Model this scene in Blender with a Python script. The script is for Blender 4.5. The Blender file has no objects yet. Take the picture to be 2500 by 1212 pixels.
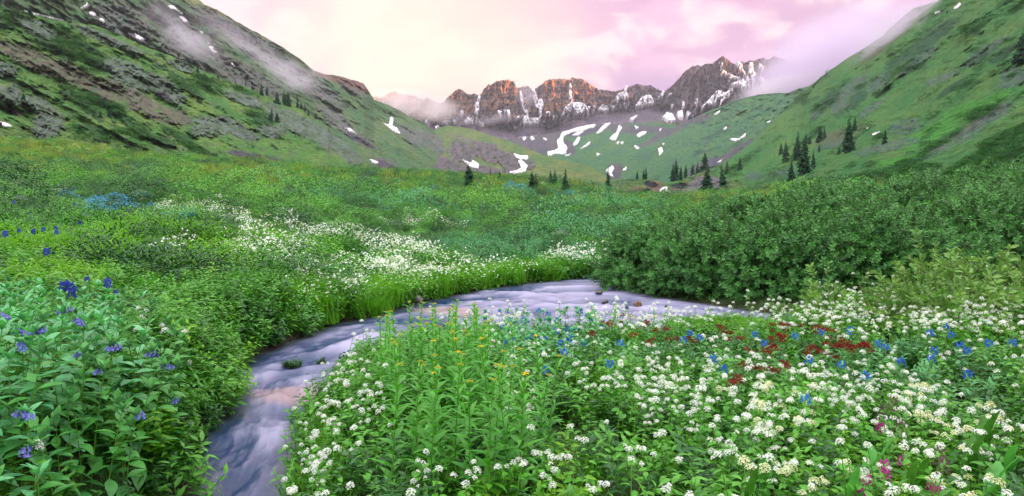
import bpy, math, random
import numpy as np
from mathutils import Vector, Matrix, Euler

random.seed(7)
RNG = np.random.default_rng(11)
SC = bpy.context.scene
COL = SC.collection
R = math.radians

# ------------------------------------------------------------------ camera
EYE = 2.3
TH = 0.70                       # tan of half the horizontal field of view
TANP = 0.0762                   # downward pitch
HAZE = 5.5e-5                     # density of the air
MIST = True
PITCH = math.atan(TANP)
cam_d = bpy.data.cameras.new("camera")
cam_d.sensor_width = 36
cam_d.lens = 18 / TH
cam_d.clip_start = 0.05
cam_d.clip_end = 30000
cam = bpy.data.objects.new("camera", cam_d)
COL.objects.link(cam)
cam.location = (0, 0, EYE)
cam.rotation_euler = (math.pi / 2 - PITCH, 0, 0)
SC.camera = cam

# ------------------------------------------------------------------ render / view
SC.view_settings.view_transform = 'Standard'
SC.view_settings.look = 'None'
SC.view_settings.exposure = 2.64
SC.view_settings.gamma = 1.0
SC.view_settings.use_curve_mapping = False
cy = SC.cycles
cy.max_bounces = 6
cy.diffuse_bounces = 2
cy.glossy_bounces = 2
cy.transmission_bounces = 3
cy.transparent_max_bounces = 8
cy.volume_bounces = 3
cy.volume_step_rate = 1.0
cy.volume_max_steps = 96
cy.use_denoising = True
cy.caustics_reflective = False
cy.caustics_refractive = False
cy.sample_clamp_indirect = 4.0

# ------------------------------------------------------------------ sun: dawn light from behind the camera, over the right shoulder
SUN_EL = R(3.5)
SUN_AZ = (0.72, -0.69)          # horizontal direction towards the sun
sd = bpy.data.lights.new("sun", 'SUN')
sd.energy = 5.0
sd.angle = R(0.5)
sd.color = (1.0, 0.35, 0.11)
sun = bpy.data.objects.new("sun", sd)
COL.objects.link(sun)
sv = Vector((SUN_AZ[0] * math.cos(SUN_EL), SUN_AZ[1] * math.cos(SUN_EL), math.sin(SUN_EL)))
sun.rotation_euler = sv.to_track_quat('Z', 'Y').to_euler()

# ------------------------------------------------------------------ world: dawn sky under a layer of pink and cream cloud
W = bpy.data.worlds.new("World")
SC.world = W
W.use_nodes = True
nt = W.node_tree
N, L = nt.nodes, nt.links
for n in list(N):
    N.remove(n)
def nd(tree, kind, **kw):
    n = tree.nodes.new(kind)
    for k, v in kw.items():
        setattr(n, k, v)
    return n
out = nd(nt, 'ShaderNodeOutputWorld')
bg = nd(nt, 'ShaderNodeBackground')
L.new(bg.outputs[0], out.inputs[0])
sky = nd(nt, 'ShaderNodeTexSky', sky_type='NISHITA', sun_disc=False)
sky.sun_elevation = SUN_EL
sky.sun_rotation = math.atan2(SUN_AZ[0], SUN_AZ[1])
sky.altitude = 3300
tc = nd(nt, 'ShaderNodeTexCoord')
def vmath(tree, op, a, b=None):
    n = nd(tree, 'ShaderNodeVectorMath', operation=op)
    for i, x in enumerate((a, b)):
        if x is None: continue
        if isinstance(x, (tuple, list, Vector)): n.inputs[i].default_value = tuple(x)
        else: tree.links.new(x, n.inputs[i])
    return n
def smath(tree, op, a, b=None, clamp=False):
    n = nd(tree, 'ShaderNodeMath', operation=op, use_clamp=clamp)
    for i, x in enumerate((a, b)):
        if x is None: continue
        if isinstance(x, (int, float)): n.inputs[i].default_value = x
        else: tree.links.new(x, n.inputs[i])
    return n.outputs[0]
def maprange(tree, v, a, b, c=0.0, d=1.0, smooth=True):
    n = nd(tree, 'ShaderNodeMapRange')
    if smooth: n.interpolation_type = 'SMOOTHSTEP'
    tree.links.new(v, n.inputs[0])
    for i, x in enumerate((a, b, c, d)): n.inputs[i + 1].default_value = x
    return n.outputs[0]
def mixc(tree, f, a, b, blend='MIX'):
    n = nd(tree, 'ShaderNodeMix', data_type='RGBA', blend_type=blend)
    if isinstance(f, (int, float)): n.inputs[0].default_value = f
    else: tree.links.new(f, n.inputs[0])
    for i, x in ((6, a), (7, b)):
        if isinstance(x, (tuple, list)): n.inputs[i].default_value = (x[0], x[1], x[2], 1)
        else: tree.links.new(x, n.inputs[i])
    return n.outputs[2]
def noise(tree, vec, scale, detail=4, rough=0.5, dist=0.0):
    n = nd(tree, 'ShaderNodeTexNoise')
    n.inputs['Scale'].default_value = scale
    n.inputs['Detail'].default_value = detail
    n.inputs['Roughness'].default_value = rough
    n.inputs['Distortion'].default_value = dist
    if vec is not None: tree.links.new(vec, n.inputs['Vector'])
    return n
dirv = tc.outputs['Generated']
# stretched cloud coordinates (clouds run flat, drawn out sideways)
mp = nd(nt, 'ShaderNodeMapping'); L.new(dirv, mp.inputs[0])
mp.inputs['Scale'].default_value = (1.0, 1.0, 2.1)
mp.inputs['Rotation'].default_value = (0, R(-14), 0)
n1 = noise(nt, mp.outputs[0], 5.2, 6, 0.55, 0.6)
n2 = noise(nt, mp.outputs[0], 8.5, 6, 0.58, 0.5)
dotglow = vmath(nt, 'DOT_PRODUCT', dirv, Vector((-0.12, 1.0, 0.13)).normalized())
dotright = vmath(nt, 'DOT_PRODUCT', dirv, (1, 0, 0))
sep = nd(nt, 'ShaderNodeSeparateXYZ'); L.new(dirv, sep.inputs[0])
pink = maprange(nt, n1.outputs[0], 0.45, 0.56)
lil = maprange(nt, n2.outputs[0], 0.45, 0.58)
base = mixc(nt, maprange(nt, dotright.outputs['Value'], -0.15, 0.42), (0.69, 0.42, 0.59), (0.55, 0.39, 0.62))
base = mixc(nt, pink, (0.74, 0.63, 0.69), base)
base = mixc(nt, smath(nt, 'MULTIPLY', lil, maprange(nt, dotright.outputs['Value'], -0.5, 0.35, 0.4, 0.95)), base, (0.47, 0.32, 0.53))
glow = maprange(nt, dotglow.outputs['Value'], 0.962, 1.0)
base = mixc(nt, smath(nt, 'MULTIPLY', glow, 0.72), base, (0.80, 0.74, 0.56))
# higher up the cloud thins towards a neutral bluish white
base = mixc(nt, maprange(nt, sep.outputs[2], 0.30, 0.75), base, (0.82, 0.82, 0.82))
cover = maprange(nt, n1.outputs[0], 0.1, 0.3, 0.90, 0.96)
nish = mixc(nt, 1.0, sky.outputs[0], (0.10, 0.10, 0.10), 'MULTIPLY')
bg_col = mixc(nt, cover, nish, base)
L.new(bg_col, bg.inputs[0])
# an overcast sky is brighter overhead than near the horizon
L.new(maprange(nt, sep.outputs[2], 0.30, 1.0, 0.22, 0.68), bg.inputs[1])
SKYTREE = nt

# ------------------------------------------------------------------ pixel <-> world helpers (pixels of the 2500 x 1212 photograph, used for measuring)
CF = np.array((0, math.cos(PITCH), -math.sin(PITCH)))
CU = np.array((0, math.sin(PITCH), math.cos(PITCH)))
def at(u, v, y):
    """world point seen at pixel (u, v) at distance y along the valley"""
    u, v, y = np.broadcast_arrays(np.asarray(u, float), np.asarray(v, float), np.asarray(y, float))
    a = (u - 1250) / 1250 * TH
    b = (606 - v) / 1250 * TH
    dy = CF[1] + b * CU[1]
    dz = CF[2] + b * CU[2]
    k = y / dy
    return np.stack((a * k, y, EYE + dz * k), -1)
def proj(P):
    P = np.asarray(P, float)
    q = P - np.array((0, 0, EYE))
    f = q @ CF
    f = np.where(np.abs(f) < 1e-6, 1e-6, f)
    return 1250 + q[..., 0] / f / TH * 1250, 606 - (q @ CU) / f / TH * 1250

# ------------------------------------------------------------------ numpy noise
_perm = np.random.default_rng(3).permutation(256)
_perm = np.concatenate((_perm, _perm, _perm))
_g = np.random.default_rng(4).normal(size=(256, 3)); _g /= np.linalg.norm(_g, axis=1)[:, None]
def pn(x, y, z=0.0):
    x, y, z = np.broadcast_arrays(np.asarray(x, float), np.asarray(y, float), np.asarray(z, float))
    xi, yi, zi = np.floor(x).astype(int), np.floor(y).astype(int), np.floor(z).astype(int)
    xf, yf, zf = x - xi, y - yi, z - zi
    xi &= 255; yi &= 255; zi &= 255
    fx, fy, fz = (t * t * t * (t * (t * 6 - 15) + 10) for t in (xf, yf, zf))
    def gr(i, j, k):
        h = _perm[_perm[_perm[xi + i] + yi + j] + zi + k]
        g = _g[h]
        return g[..., 0] * (xf - i) + g[..., 1] * (yf - j) + g[..., 2] * (zf - k)
    l = lambda a, b, t: a + (b - a) * t
    return l(l(l(gr(0, 0, 0), gr(1, 0, 0), fx), l(gr(0, 1, 0), gr(1, 1, 0), fx), fy),
             l(l(gr(0, 0, 1), gr(1, 0, 1), fx), l(gr(0, 1, 1), gr(1, 1, 1), fx), fy), fz) * 1.5
def fbm(x, y, z=0.0, o=4, g=0.5, ridged=False):
    s, a, f, n = 0.0, 1.0, 1.0, 0.0
    for i in range(o):
        v = pn(np.asarray(x) * f + 17.3 * i, np.asarray(y) * f + 5.1 * i, np.asarray(z) * f)
        if ridged: v = 1 - 2 * np.abs(v)
        s = s + a * v; n += a
        a *= g; f *= 2.03
    return s / n
def sstep(a, b, x):
    t = np.clip((x - a) / (b - a), 0, 1)
    return t * t * (3 - 2 * t)
def interp(x, pts):
    p = np.array(pts, float)
    return np.interp(x, p[:, 0], p[:, 1])
def in_poly(u, v, poly):
    u, v = np.asarray(u, float), np.asarray(v, float)
    r = np.zeros(np.broadcast(u, v).shape, bool)
    n = len(poly)
    for i in range(n):
        x0, y0 = poly[i]; x1, y1 = poly[(i + 1) % n]
        if y0 == y1: continue
        c = ((y0 > v) != (y1 > v)) & (u < (x1 - x0) * (v - y0) / (y1 - y0) + x0)
        r ^= c
    return r
def seg_dist(u, v, pts, closed=False):
    u, v = np.asarray(u, float), np.asarray(v, float)
    d = np.full(np.broadcast(u, v).shape, 1e9)
    n = len(pts)
    for i in range(n if closed else n - 1):
        x0, y0 = pts[i]; x1, y1 = pts[(i + 1) % n]
        dx, dy = x1 - x0, y1 - y0
        t = np.clip(((u - x0) * dx + (v - y0) * dy) / (dx * dx + dy * dy + 1e-12), 0, 1)
        d = np.minimum(d, np.hypot(u - x0 - t * dx, v - y0 - t * dy))
    return d
def ellipses(u, v, lst, nz=0.0, soft=0.35):
    """soft mask, 1 inside; lst = (u, v, ru, rv, rotation in degrees, downwards to the right)"""
    m = np.zeros(np.broadcast(u, v).shape)
    for (cu, cv, ru, rv, rot) in lst:
        c, s = math.cos(R(rot)), math.sin(R(rot))
        du, dv = u - cu, v - cv
        a, b = (du * c + dv * s) / ru, (-du * s + dv * c) / rv
        m = np.maximum(m, 1 - np.sqrt(a * a + b * b) + nz)
    return sstep(0.0, soft, m)

# ------------------------------------------------------------------ mesh and object helpers
def mk_mesh(name, V, F, smooth=False, attrs=None):
    """V (n,3); F a list of int arrays (m,k) with k = 3 or 4"""
    me = bpy.data.meshes.new(name)
    V = np.ascontiguousarray(V, dtype=np.float32)
    if not isinstance(F, (list, tuple)): F = [F]
    F = [np.asarray(f, np.int32) for f in F if len(f)]
    me.vertices.add(len(V)); me.vertices.foreach_set('co', V.ravel())
    tot = sum(f.size for f in F); nf = sum(len(f) for f in F)
    me.loops.add(tot); me.polygons.add(nf)
    me.loops.foreach_set('vertex_index', np.concatenate([f.ravel() for f in F]).astype(np.int32) if F else np.zeros(0, np.int32))
    st, tt, o = [], [], 0
    for f in F:
        k = f.shape[1]
        st.append(o + np.arange(len(f)) * k); tt.append(np.full(len(f), k)); o += f.size
    if F:
        me.polygons.foreach_set('loop_start', np.concatenate(st).astype(np.int32))
        me.polygons.foreach_set('loop_total', np.concatenate(tt).astype(np.int32))
        me.polygons.foreach_set('use_smooth', np.full(nf, bool(smooth)))
    for k, a in (attrs or {}).items():
        a = np.asarray(a, np.float32)
        if a.ndim == 2 and a.shape[1] >= 3:
            if a.shape[1] == 3: a = np.concatenate((a, np.ones((len(a), 1), np.float32)), 1)
            at_ = me.attributes.new(k, 'FLOAT_COLOR', 'POINT'); at_.data.foreach_set('color', a.ravel())
        else:
            at_ = me.attributes.new(k, 'FLOAT', 'POINT'); at_.data.foreach_set('value', a.ravel())
    me.update(calc_edges=True)
    return me
def link(name, me, mat=None, parent=None, loc=None, label=None, cat=None, group=None, kind=None):
    o = bpy.data.objects.new(name, me)
    COL.objects.link(o)
    if mat is not None and me is not None and not me.materials: me.materials.append(mat)
    if parent is not None: o.parent = parent
    if loc is not None: o.location = loc
    if label: o['label'] = label
    if cat: o['category'] = cat
    if group: o['group'] = group
    if kind: o['kind'] = kind
    return o
def grid_faces(nr, nc):
    i = np.arange(nr - 1)[:, None] * nc + np.arange(nc - 1)[None]
    i = i.ravel()
    return np.stack((i, i + 1, i + nc + 1, i + nc), 1)

# ------------------------------------------------------------------ materials
def new_mat(name):
    m = bpy.data.materials.new(name); m.use_nodes = True
    t = m.node_tree
    for n in list(t.nodes): t.nodes.remove(n)
    o = nd(t, 'ShaderNodeOutputMaterial')
    p = nd(t, 'ShaderNodeBsdfPrincipled')
    t.links.new(p.outputs[0], o.inputs[0])
    return m, t, p, o
def land_mat(name, sc, bump=0.6, var=0.35, rough=0.95):
    """colour from the 'col' attribute, broken up by two noises; bump from a third. sc = features per metre"""
    m, t, p, o = new_mat(name)
    a = nd(t, 'ShaderNodeAttribute', attribute_name='col')
    g = nd(t, 'ShaderNodeNewGeometry')
    na = noise(t, g.outputs['Position'], sc, 6, 0.65)
    nb = noise(t, g.outputs['Position'], sc * 5.3, 4, 0.7)
    f = smath(t, 'ADD', maprange(t, na.outputs[0], 0.3, 0.7, 1 - var, 1 + var, False), maprange(t, nb.outputs[0], 0.3, 0.7, -var * .7, var * .7, False))
    cb = nd(t, 'ShaderNodeCombineColor')
    for i in range(3): t.links.new(f, cb.inputs[i])
    t.links.new(mixc(t, 1.0, a.outputs['Color'], cb.outputs[0], 'MULTIPLY'), p.inputs['Base Color'])
    p.inputs['Roughness'].default_value = rough
    p.inputs['Specular IOR Level'].default_value = 0.15
    bm = nd(t, 'ShaderNodeBump'); bm.inputs['Strength'].default_value = bump; bm.inputs['Distance'].default_value = 0.6 / sc
    h = smath(t, 'ADD', na.outputs[0], smath(t, 'MULTIPLY', nb.outputs[0], 0.35))
    t.links.new(h, bm.inputs['Height']); t.links.new(bm.outputs[0], p.inputs['Normal'])
    return m
def leaf_mat(name, c, c2=None, var=0.25, trans=0.30, rough=0.45, spec=0.35, backc=None):
    """foliage: colour between c and c2 by individual, slight translucency"""
    m, t, p, o = new_mat(name)
    c2 = c2 or tuple(x * 1.5 for x in c)
    ob = nd(t, 'ShaderNodeObjectInfo')
    g = nd(t, 'ShaderNodeNewGeometry')
    n1_ = noise(t, g.outputs['Position'], 1.3, 3, 0.6)
    n2_ = noise(t, g.outputs['Position'], 22.0, 2, 0.6)
    r = smath(t, 'ADD', smath(t, 'MULTIPLY', ob.outputs['Random'], 0.8), maprange(t, n1_.outputs[0], 0.3, 0.7, -0.15, 0.6, False), True)
    col = mixc(t, r, c, c2)
    k = maprange(t, n2_.outputs[0], 0.25, 0.75, 1 - var, 1 + var, False)
    cb = nd(t, 'ShaderNodeCombineColor')
    for i in range(3): t.links.new(k, cb.inputs[i])
    col = mixc(t, 1.0, col, cb.outputs[0], 'MULTIPLY')
    if backc:
        col = mixc(t, g.outputs['Backfacing'], col, backc)
    t.links.new(col, p.inputs['Base Color'])
    p.inputs['Roughness'].default_value = rough
    p.inputs['Specular IOR Level'].default_value = spec
    tr = nd(t, 'ShaderNodeBsdfTranslucent')
    t.links.new(mixc(t, 1.0, col, (1.3, 1.5, 0.7), 'MULTIPLY'), tr.inputs[0])
    mx = nd(t, 'ShaderNodeMixShader'); mx.inputs[0].default_value = trans
    t.links.new(p.outputs[0], mx.inputs[1]); t.links.new(tr.outputs[0], mx.inputs[2])
    t.links.new(mx.outputs[0], o.inputs[0])
    return m
def plain_mat(name, c, rough=0.7, var=0.2, sc=8.0, spec=0.3, bump=0.0):
    m, t, p, o = new_mat(name)
    g = nd(t, 'ShaderNodeNewGeometry')
    n_ = noise(t, g.outputs['Position'], sc, 5, 0.6)
    t.links.new(mixc(t, maprange(t, n_.outputs[0], 0.3, 0.7), tuple(x * (1 - var) for x in c), tuple(min(1, x * (1 + var)) for x in c)), p.inputs['Base Color'])
    p.inputs['Roughness'].default_value = rough
    p.inputs['Specular IOR Level'].default_value = spec
    if bump:
        bm = nd(t, 'ShaderNodeBump'); bm.inputs['Strength'].default_value = bump; bm.inputs['Distance'].default_value = 0.4 / sc
        t.links.new(n_.outputs[0], bm.inputs['Height']); t.links.new(bm.outputs[0], p.inputs['Normal'])
    return m

# ================================================================== MOUNTAINS
def C3(*c): return np.array(c)
def blend(a, b, m): return a + (b - a) * np.asarray(m)[..., None]

class Slope:
    """a mountain side: a grid running from a base line up to a ridge line, with relief, and a back side falling away behind"""
    def __init__(s, name, u0, u1, nu, nt_, ridge, base, yr, yb, jag=2.0, jagf=0.05, power=1.0):
        s.name, s.u0, s.u1, s.nu, s.nt = name, u0, u1, nu, nt_
        u = np.linspace(u0, u1, nu)
        s.u = u
        s.vr = interp(u, ridge) + jag * fbm(u * jagf, 3.7 + len(name), 0, 5, 0.6)
        s.vb = np.maximum(interp(u, base), s.vr + 2)
        s.yr, s.yb = interp(u, yr), interp(u, yb)
        t = np.linspace(0, 1, nt_)[:, None]
        s.U = np.broadcast_to(u, (nt_, nu)).copy()
        s.V = s.vb + (s.vr - s.vb) * t
        s.Y = s.yb + (s.yr - s.yb) * t ** power
        s.T = np.broadcast_to(t, s.V.shape)
    def relief(s, d):
        s.Y = s.Y + d
    def build(s, col, mat, label=None):
        P = at(s.U, s.V, s.Y)
        s.P = P
        # back side
        back = []
        k = 5
        for i in range(1, k + 1):
            b = P[-1].copy()
            b[:, 1] += s.yr * 0.05 * i
            b[:, 2] -= s.yr * 0.012 * i * i
            back.append(b)
        Pa = np.concatenate((P, np.array(back)), 0)
        ca = np.concatenate((col, np.repeat(col[-1:], k, 0)), 0)
        # skirt under the base
        sk = P[0].copy(); sk[:, 2] -= 12
        Pa = np.concatenate((sk[None], Pa), 0); ca = np.concatenate((col[:1], ca), 0)
        me = mk_mesh(s.name, Pa.reshape(-1, 3), grid_faces(Pa.shape[0], s.nu), True, {'col': np.clip(ca, 0.004, 1).reshape(-1, 3)})
        s.o = link(s.name, me, mat, kind='structure')
        if label: s.o['label'] = label
        return s.o
    def surf(s, u, v):
        u, v = np.asarray(u, float), np.asarray(v, float)
        x = np.clip((u - s.u0) / (s.u1 - s.u0) * (s.nu - 1), 0, s.nu - 1.001)
        j = x.astype(int); fx = x - j
        vb = s.vb[j] * (1 - fx) + s.vb[j + 1] * fx
        vr = s.vr[j] * (1 - fx) + s.vr[j + 1] * fx
        tt = np.clip((v - vb) / (vr - vb), 0, 1) * (s.nt - 1)
        i = np.minimum(tt.astype(int), s.nt - 2); fy = tt - i
        fx, fy = fx[..., None], fy[..., None]
        P = s.P
        return (P[i, j] * (1 - fx) + P[i, j + 1] * fx) * (1 - fy) + (P[i + 1, j] * (1 - fx) + P[i + 1, j + 1] * fx) * fy

GRASS = C3(.075, .155, .045); GRASS_Y = C3(.13, .17, .05); GRASS_D = C3(.030, .085, .032)
ROCK = C3(.17, .145, .15); ROCK_R = C3(.20, .14, .135); SCREE = C3(.125, .11, .145); ROCK_G = C3(.20, .21, .22)

land_far = land_mat('mat_far_rock', 0.035, 1.0, 0.42)
land_mid = land_mat('mat_mid_slope', 0.12, 1.0, 0.5)
land_near = land_mat('mat_near_slope', 0.35, 1.0, 0.6)

def rot_uv(u, v, deg):
    c, s_ = math.cos(R(deg)), math.sin(R(deg))
    return u * c + v * s_, -u * s_ + v * c

# ---- E: cirque of far peaks
E = Slope('far_peaks', 780, 2120, 1080, 250,
    [(780, 215), (860, 232), (915, 236), (930, 240), (955, 224), (970, 226), (985, 231), (1010, 234), (1035, 245), (1042, 237), (1055, 246), (1070, 252), (1082, 250), (1100, 232), (1112, 222), (1121, 218),
     (1130, 221), (1142, 231), (1160, 229), (1172, 234), (1182, 218), (1192, 207), (1200, 207), (1212, 198), (1240, 195), (1254, 199), (1264, 216), (1275, 211), (1290, 211), (1300, 222), (1318, 208), (1333, 197), (1345, 194),
     (1380, 193), (1392, 196), (1397, 189), (1408, 193), (1420, 192), (1432, 201), (1448, 210), (1462, 220), (1482, 221), (1503, 224), (1520, 218), (1540, 211), (1556, 205), (1575, 210), (1588, 207), (1605, 219), (1622, 224),
     (1636, 212), (1650, 200), (1663, 186), (1668, 178), (1690, 162), (1700, 160), (1712, 161), (1726, 155), (1740, 156), (1756, 142), (1766, 137), (1778, 146), (1792, 157), (1800, 160), (1808, 151), (1820, 153), (1832, 147), (1845, 149), (1860, 142), (1876, 146), (1890, 138), (1930, 150), (2000, 175), (2120, 200)],
    [(780, 380), (1000, 350), (1200, 372), (1350, 400), (1480, 360), (1600, 340), (1800, 300), (2120, 270)],
    [(780, 3300), (1100, 3600), (1400, 3700), (1700, 3600), (1900, 3400), (2120, 3300)],
    [(780, 2500), (1100, 2300), (1300, 2150), (1500, 2300), (2120, 2600)], jag=6.0, jagf=0.19)
u, v, t = E.U, E.V, E.T
hgt = E.vb - E.vr
# where cliffs give way to talus
talv = interp(E.u, [(780, 330), (1000, 310), (1080, 308), (1180, 305), (1260, 312), (1350, 306), (1500, 268), (1560, 262), (1640, 268), (1700, 285), (1780, 290), (1850, 270), (2120, 240)])
cliff = sstep(12, -28, v - talv + 8 * fbm(u * .03, v * .03, 1, 3))
butt = fbm(u * .016, v * .003, 9, 3, .5)                       # big buttresses
rib = fbm(u * .055 + .6 * fbm(u * .03, v * .03, 4, 2), v * .011, 2, 5, .6, True)
crag = fbm(u * .12, v * .06, 5, 4, .6, True)
rel = cliff * (-300 * butt - 250 * rib - 95 * crag) - (1 - cliff) * 22 * fbm(u * .04, v * .07, 7, 4)
E.relief(rel * 1.35 * sstep(0, .06, t))
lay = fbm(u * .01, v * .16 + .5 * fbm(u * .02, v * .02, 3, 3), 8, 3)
colr = blend(C3(.115, .085, .10), C3(.37, .19, .11), sstep(-.3, .4, lay + .5 * fbm(u * .05, v * .05, 6, 3)))  # red rock layers, orange deepened in the colour to carry the dawn glow
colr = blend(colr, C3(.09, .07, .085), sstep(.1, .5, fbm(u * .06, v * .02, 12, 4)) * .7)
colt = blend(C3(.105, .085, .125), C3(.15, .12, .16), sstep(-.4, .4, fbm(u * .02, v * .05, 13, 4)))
colr = blend(colr, C3(.125, .10, .125) * (1 + .35 * fbm(u * .05, v * .04, 17, 4))[..., None], sstep(1450, 1560, u) * .85)  # right peaks darker purple: their shade is put into the rock colour
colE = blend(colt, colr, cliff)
colE = blend(colE, GRASS, ellipses(u, v, [(1120, 335, 90, 26, 5), (1560, 320, 120, 22, -10)], .3 * fbm(u * .04, v * .08, 3, 3)) * .8)
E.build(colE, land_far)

# ---- D: valley head floor and long green slope on the right of it
D = Slope('valley_head', 960, 2120, 760, 210,
    [(960, 330), (1060, 322), (1150, 330), (1220, 342), (1300, 336), (1380, 318), (1480, 304), (1560, 300), (1640, 306), (1690, 290), (1720, 276), (1780, 252), (1815, 240), (1850, 232), (1900, 227), (1925, 228), (1950, 216), (1990, 208), (2040, 212), (2120, 240)],
    [(960, 452), (2120, 470)],
    [(960, 2100), (1300, 2050), (1500, 2150), (1700, 1900), (1900, 1500), (2120, 1200)],
    [(960, 520), (1300, 520), (1700, 430), (2120, 400)], jag=2.5)
u, v, t = D.U, D.V, D.T
ru, rv = rot_uv(u, v, -24)
right = sstep(1480, 1700, u)
gul = fbm(ru * .012, rv * .045, 3, 4, .55)
D.relief((-70 * gul - 30 * fbm(u * .05, v * .08, 5, 4)) * (.35 + .65 * right) * sstep(0, .12, t) * (D.Y / 1400))
nz = .55 * fbm(u * .03, v * .06, 2, 4, .6)
g = blend(C3(.065, .17, .085), C3(.10, .20, .075), sstep(-.4, .4, fbm(ru * .02, rv * .05, 8, 4)))
g = blend(g, C3(.035, .085, .055), sstep(.05, .35, fbm(ru * .016, rv * .06, 14, 5)) * .8 * right)
pur = np.maximum(ellipses(u, v, [(1270, 338, 110, 20, 8), (1310, 358, 75, 20, 12), (1200, 325, 70, 12, 8), (1400, 318, 100, 20, -8), (1360, 350, 60, 26, 20), (1450, 310, 110, 14, -4),
                                 (1560, 316, 90, 12, 0), (1790, 378, 95, 14, -33), (1720, 405, 60, 14, -28), (1870, 330, 60, 12, -35), (1690, 290, 60, 12, -8), (1500, 418, 26, 22, -40), (1620, 330, 80, 9, -25)], nz), 0)
g = blend(g, blend(SCREE * .85, C3(.15, .11, .12), sstep(-.3, .3, fbm(u * .03, v * .05, 4, 3))), pur)
rk = sstep(.22, .42, fbm(ru * .02, rv * .08, 19, 5, .6)) * right * .75
g = blend(g, C3(.10, .095, .13), rk)
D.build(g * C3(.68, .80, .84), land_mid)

# ---- C: low grassy hump with a rock face and snow, left of the valley mouth
Cs = Slope('grassy_hump', 900, 1500, 420, 130,
    [(900, 330), (1000, 330), (1050, 322), (1075, 311), (1095, 308), (1130, 311), (1160, 319), (1200, 331), (1240, 344), (1280, 360), (1320, 376), (1370, 391), (1430, 402), (1470, 424), (1500, 446)],
    [(900, 448), (1500, 452)],
    [(900, 1500), (1100, 1450), (1500, 620)], [(900, 420), (1500, 430)], jag=2)
u, v, t = Cs.U, Cs.V, Cs.T
nz = .5 * fbm(u * .04, v * .06, 2, 4, .6)
rock = ellipses(u, v, [(1190, 372, 50, 30, 20), (1245, 395, 45, 26, 25), (1130, 372, 45, 34, 20), (1290, 402, 18, 16, 0), (1080, 400, 90, 22, 20), (1180, 415, 80, 12, 8)], nz)
Cs.relief((-30 * fbm(u * .03, v * .05, 3, 4) - rock * 42 * fbm(u * .09, v * .05, 4, 4, .6, True)) * sstep(0, .1, t))
g = blend(C3(.09, .165, .06), C3(.15, .19, .065), sstep(-.3, .4, fbm(u * .02, v * .05, 21, 4)))
g = blend(g, blend(C3(.15, .13, .15), C3(.09, .10, .085), sstep(-.1, .3, fbm(u * .08, v * .10, 33, 4))), rock)
g = blend(g, C3(.16, .13, .15), ellipses(u, v, [(1150, 344, 40, 5, 12), (1110, 332, 30, 4, 5)], nz) * .7)
Cs.build(g, land_mid)

# ---- B: the big left mountain
B = Slope('left_mountain', -420, 1290, 1050, 300,
    [(-420, -520), (0, -260), (300, -105), (430, -38), (486, 0), (500, 12), (530, 24), (560, 42), (600, 66), (650, 92), (700, 122), (740, 150), (765, 172), (790, 181), (820, 184), (850, 192), (872, 199), (888, 205), (900, 222), (912, 243),
     (935, 252), (965, 264), (1000, 285), (1030, 298), (1060, 322), (1090, 340), (1115, 362), (1150, 385), (1190, 408), (1240, 430), (1290, 452)],
    [(-420, 470), (700, 470), (1290, 460)],
    [(-420, 700), (0, 760), (490, 950), (880, 1500), (1000, 1450), (1290, 900)],
    [(-420, 330), (600, 340), (1290, 400)], jag=3.5, jagf=.06)
u, v, t = B.U, B.V, B.T
ru, rv = rot_uv(u, v, 33)
nz = .6 * fbm(ru * .016, rv * .05, 2, 5, .6)
nz = nz + .35 * fbm(u * .12, v * .14, 62, 4, .65) - .12
rock = ellipses(u, v, [(640, 120, 250, 34, 33), (450, 110, 120, 70, 40), (600, 190, 150, 40, 30), (760, 215, 120, 28, 28), (860, 215, 60, 20, 25), (1060, 350, 75, 26, 32), (1100, 378, 60, 18, 35), (1000, 330, 60, 22, 35), (850, 320, 90, 14, 25), (935, 400, 40, 22, 20), (820, 290, 100, 20, 40), (300, 60, 120, 70, 30)], nz)
rid = fbm(ru * .01, rv * .035, 3, 5, .55, True)
B.relief((-85 * fbm(ru * .008, rv * .02, 4, 4) - 34 * rid - rock * 15 * fbm(u * .06, v * .06, 6, 4, .6, True)) * (B.Y / 900) * sstep(0, .1, t))
g = blend(C3(.08, .18, .075), C3(.13, .19, .075), sstep(-.3, .4, fbm(ru * .012, rv * .05, 8, 4)))
g = blend(g, GRASS_D, sstep(.1, .4, fbm(ru * .02, rv * .07, 15, 5)) * .7)
rc = blend(C3(.14, .15, .15), C3(.19, .16, .17), sstep(-.3, .3, fbm(ru * .02, rv * .06, 5, 4)))
g = blend(g, rc, np.maximum(rock * .95 * (.5 + .5 * sstep(-.25, .25, fbm(u * .09, v * .12, 73, 5, .65))), sstep(.15, .4, fbm(ru * .016, rv * .05, 30, 6, .65)) * .6))
g = blend(g, C3(.20, .12, .10), ellipses(u, v, [(860, 205, 70, 16, 22), (800, 188, 60, 10, 15)], nz))
g = blend(g, C3(.095, .075, .11), ellipses(u, v, [(935, 402, 30, 14, 25), (880, 345, 60, 8, 25), (1120, 405, 70, 12, 30)], nz))
B.build(g * C3(.80, .82, .86), land_mid)

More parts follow.
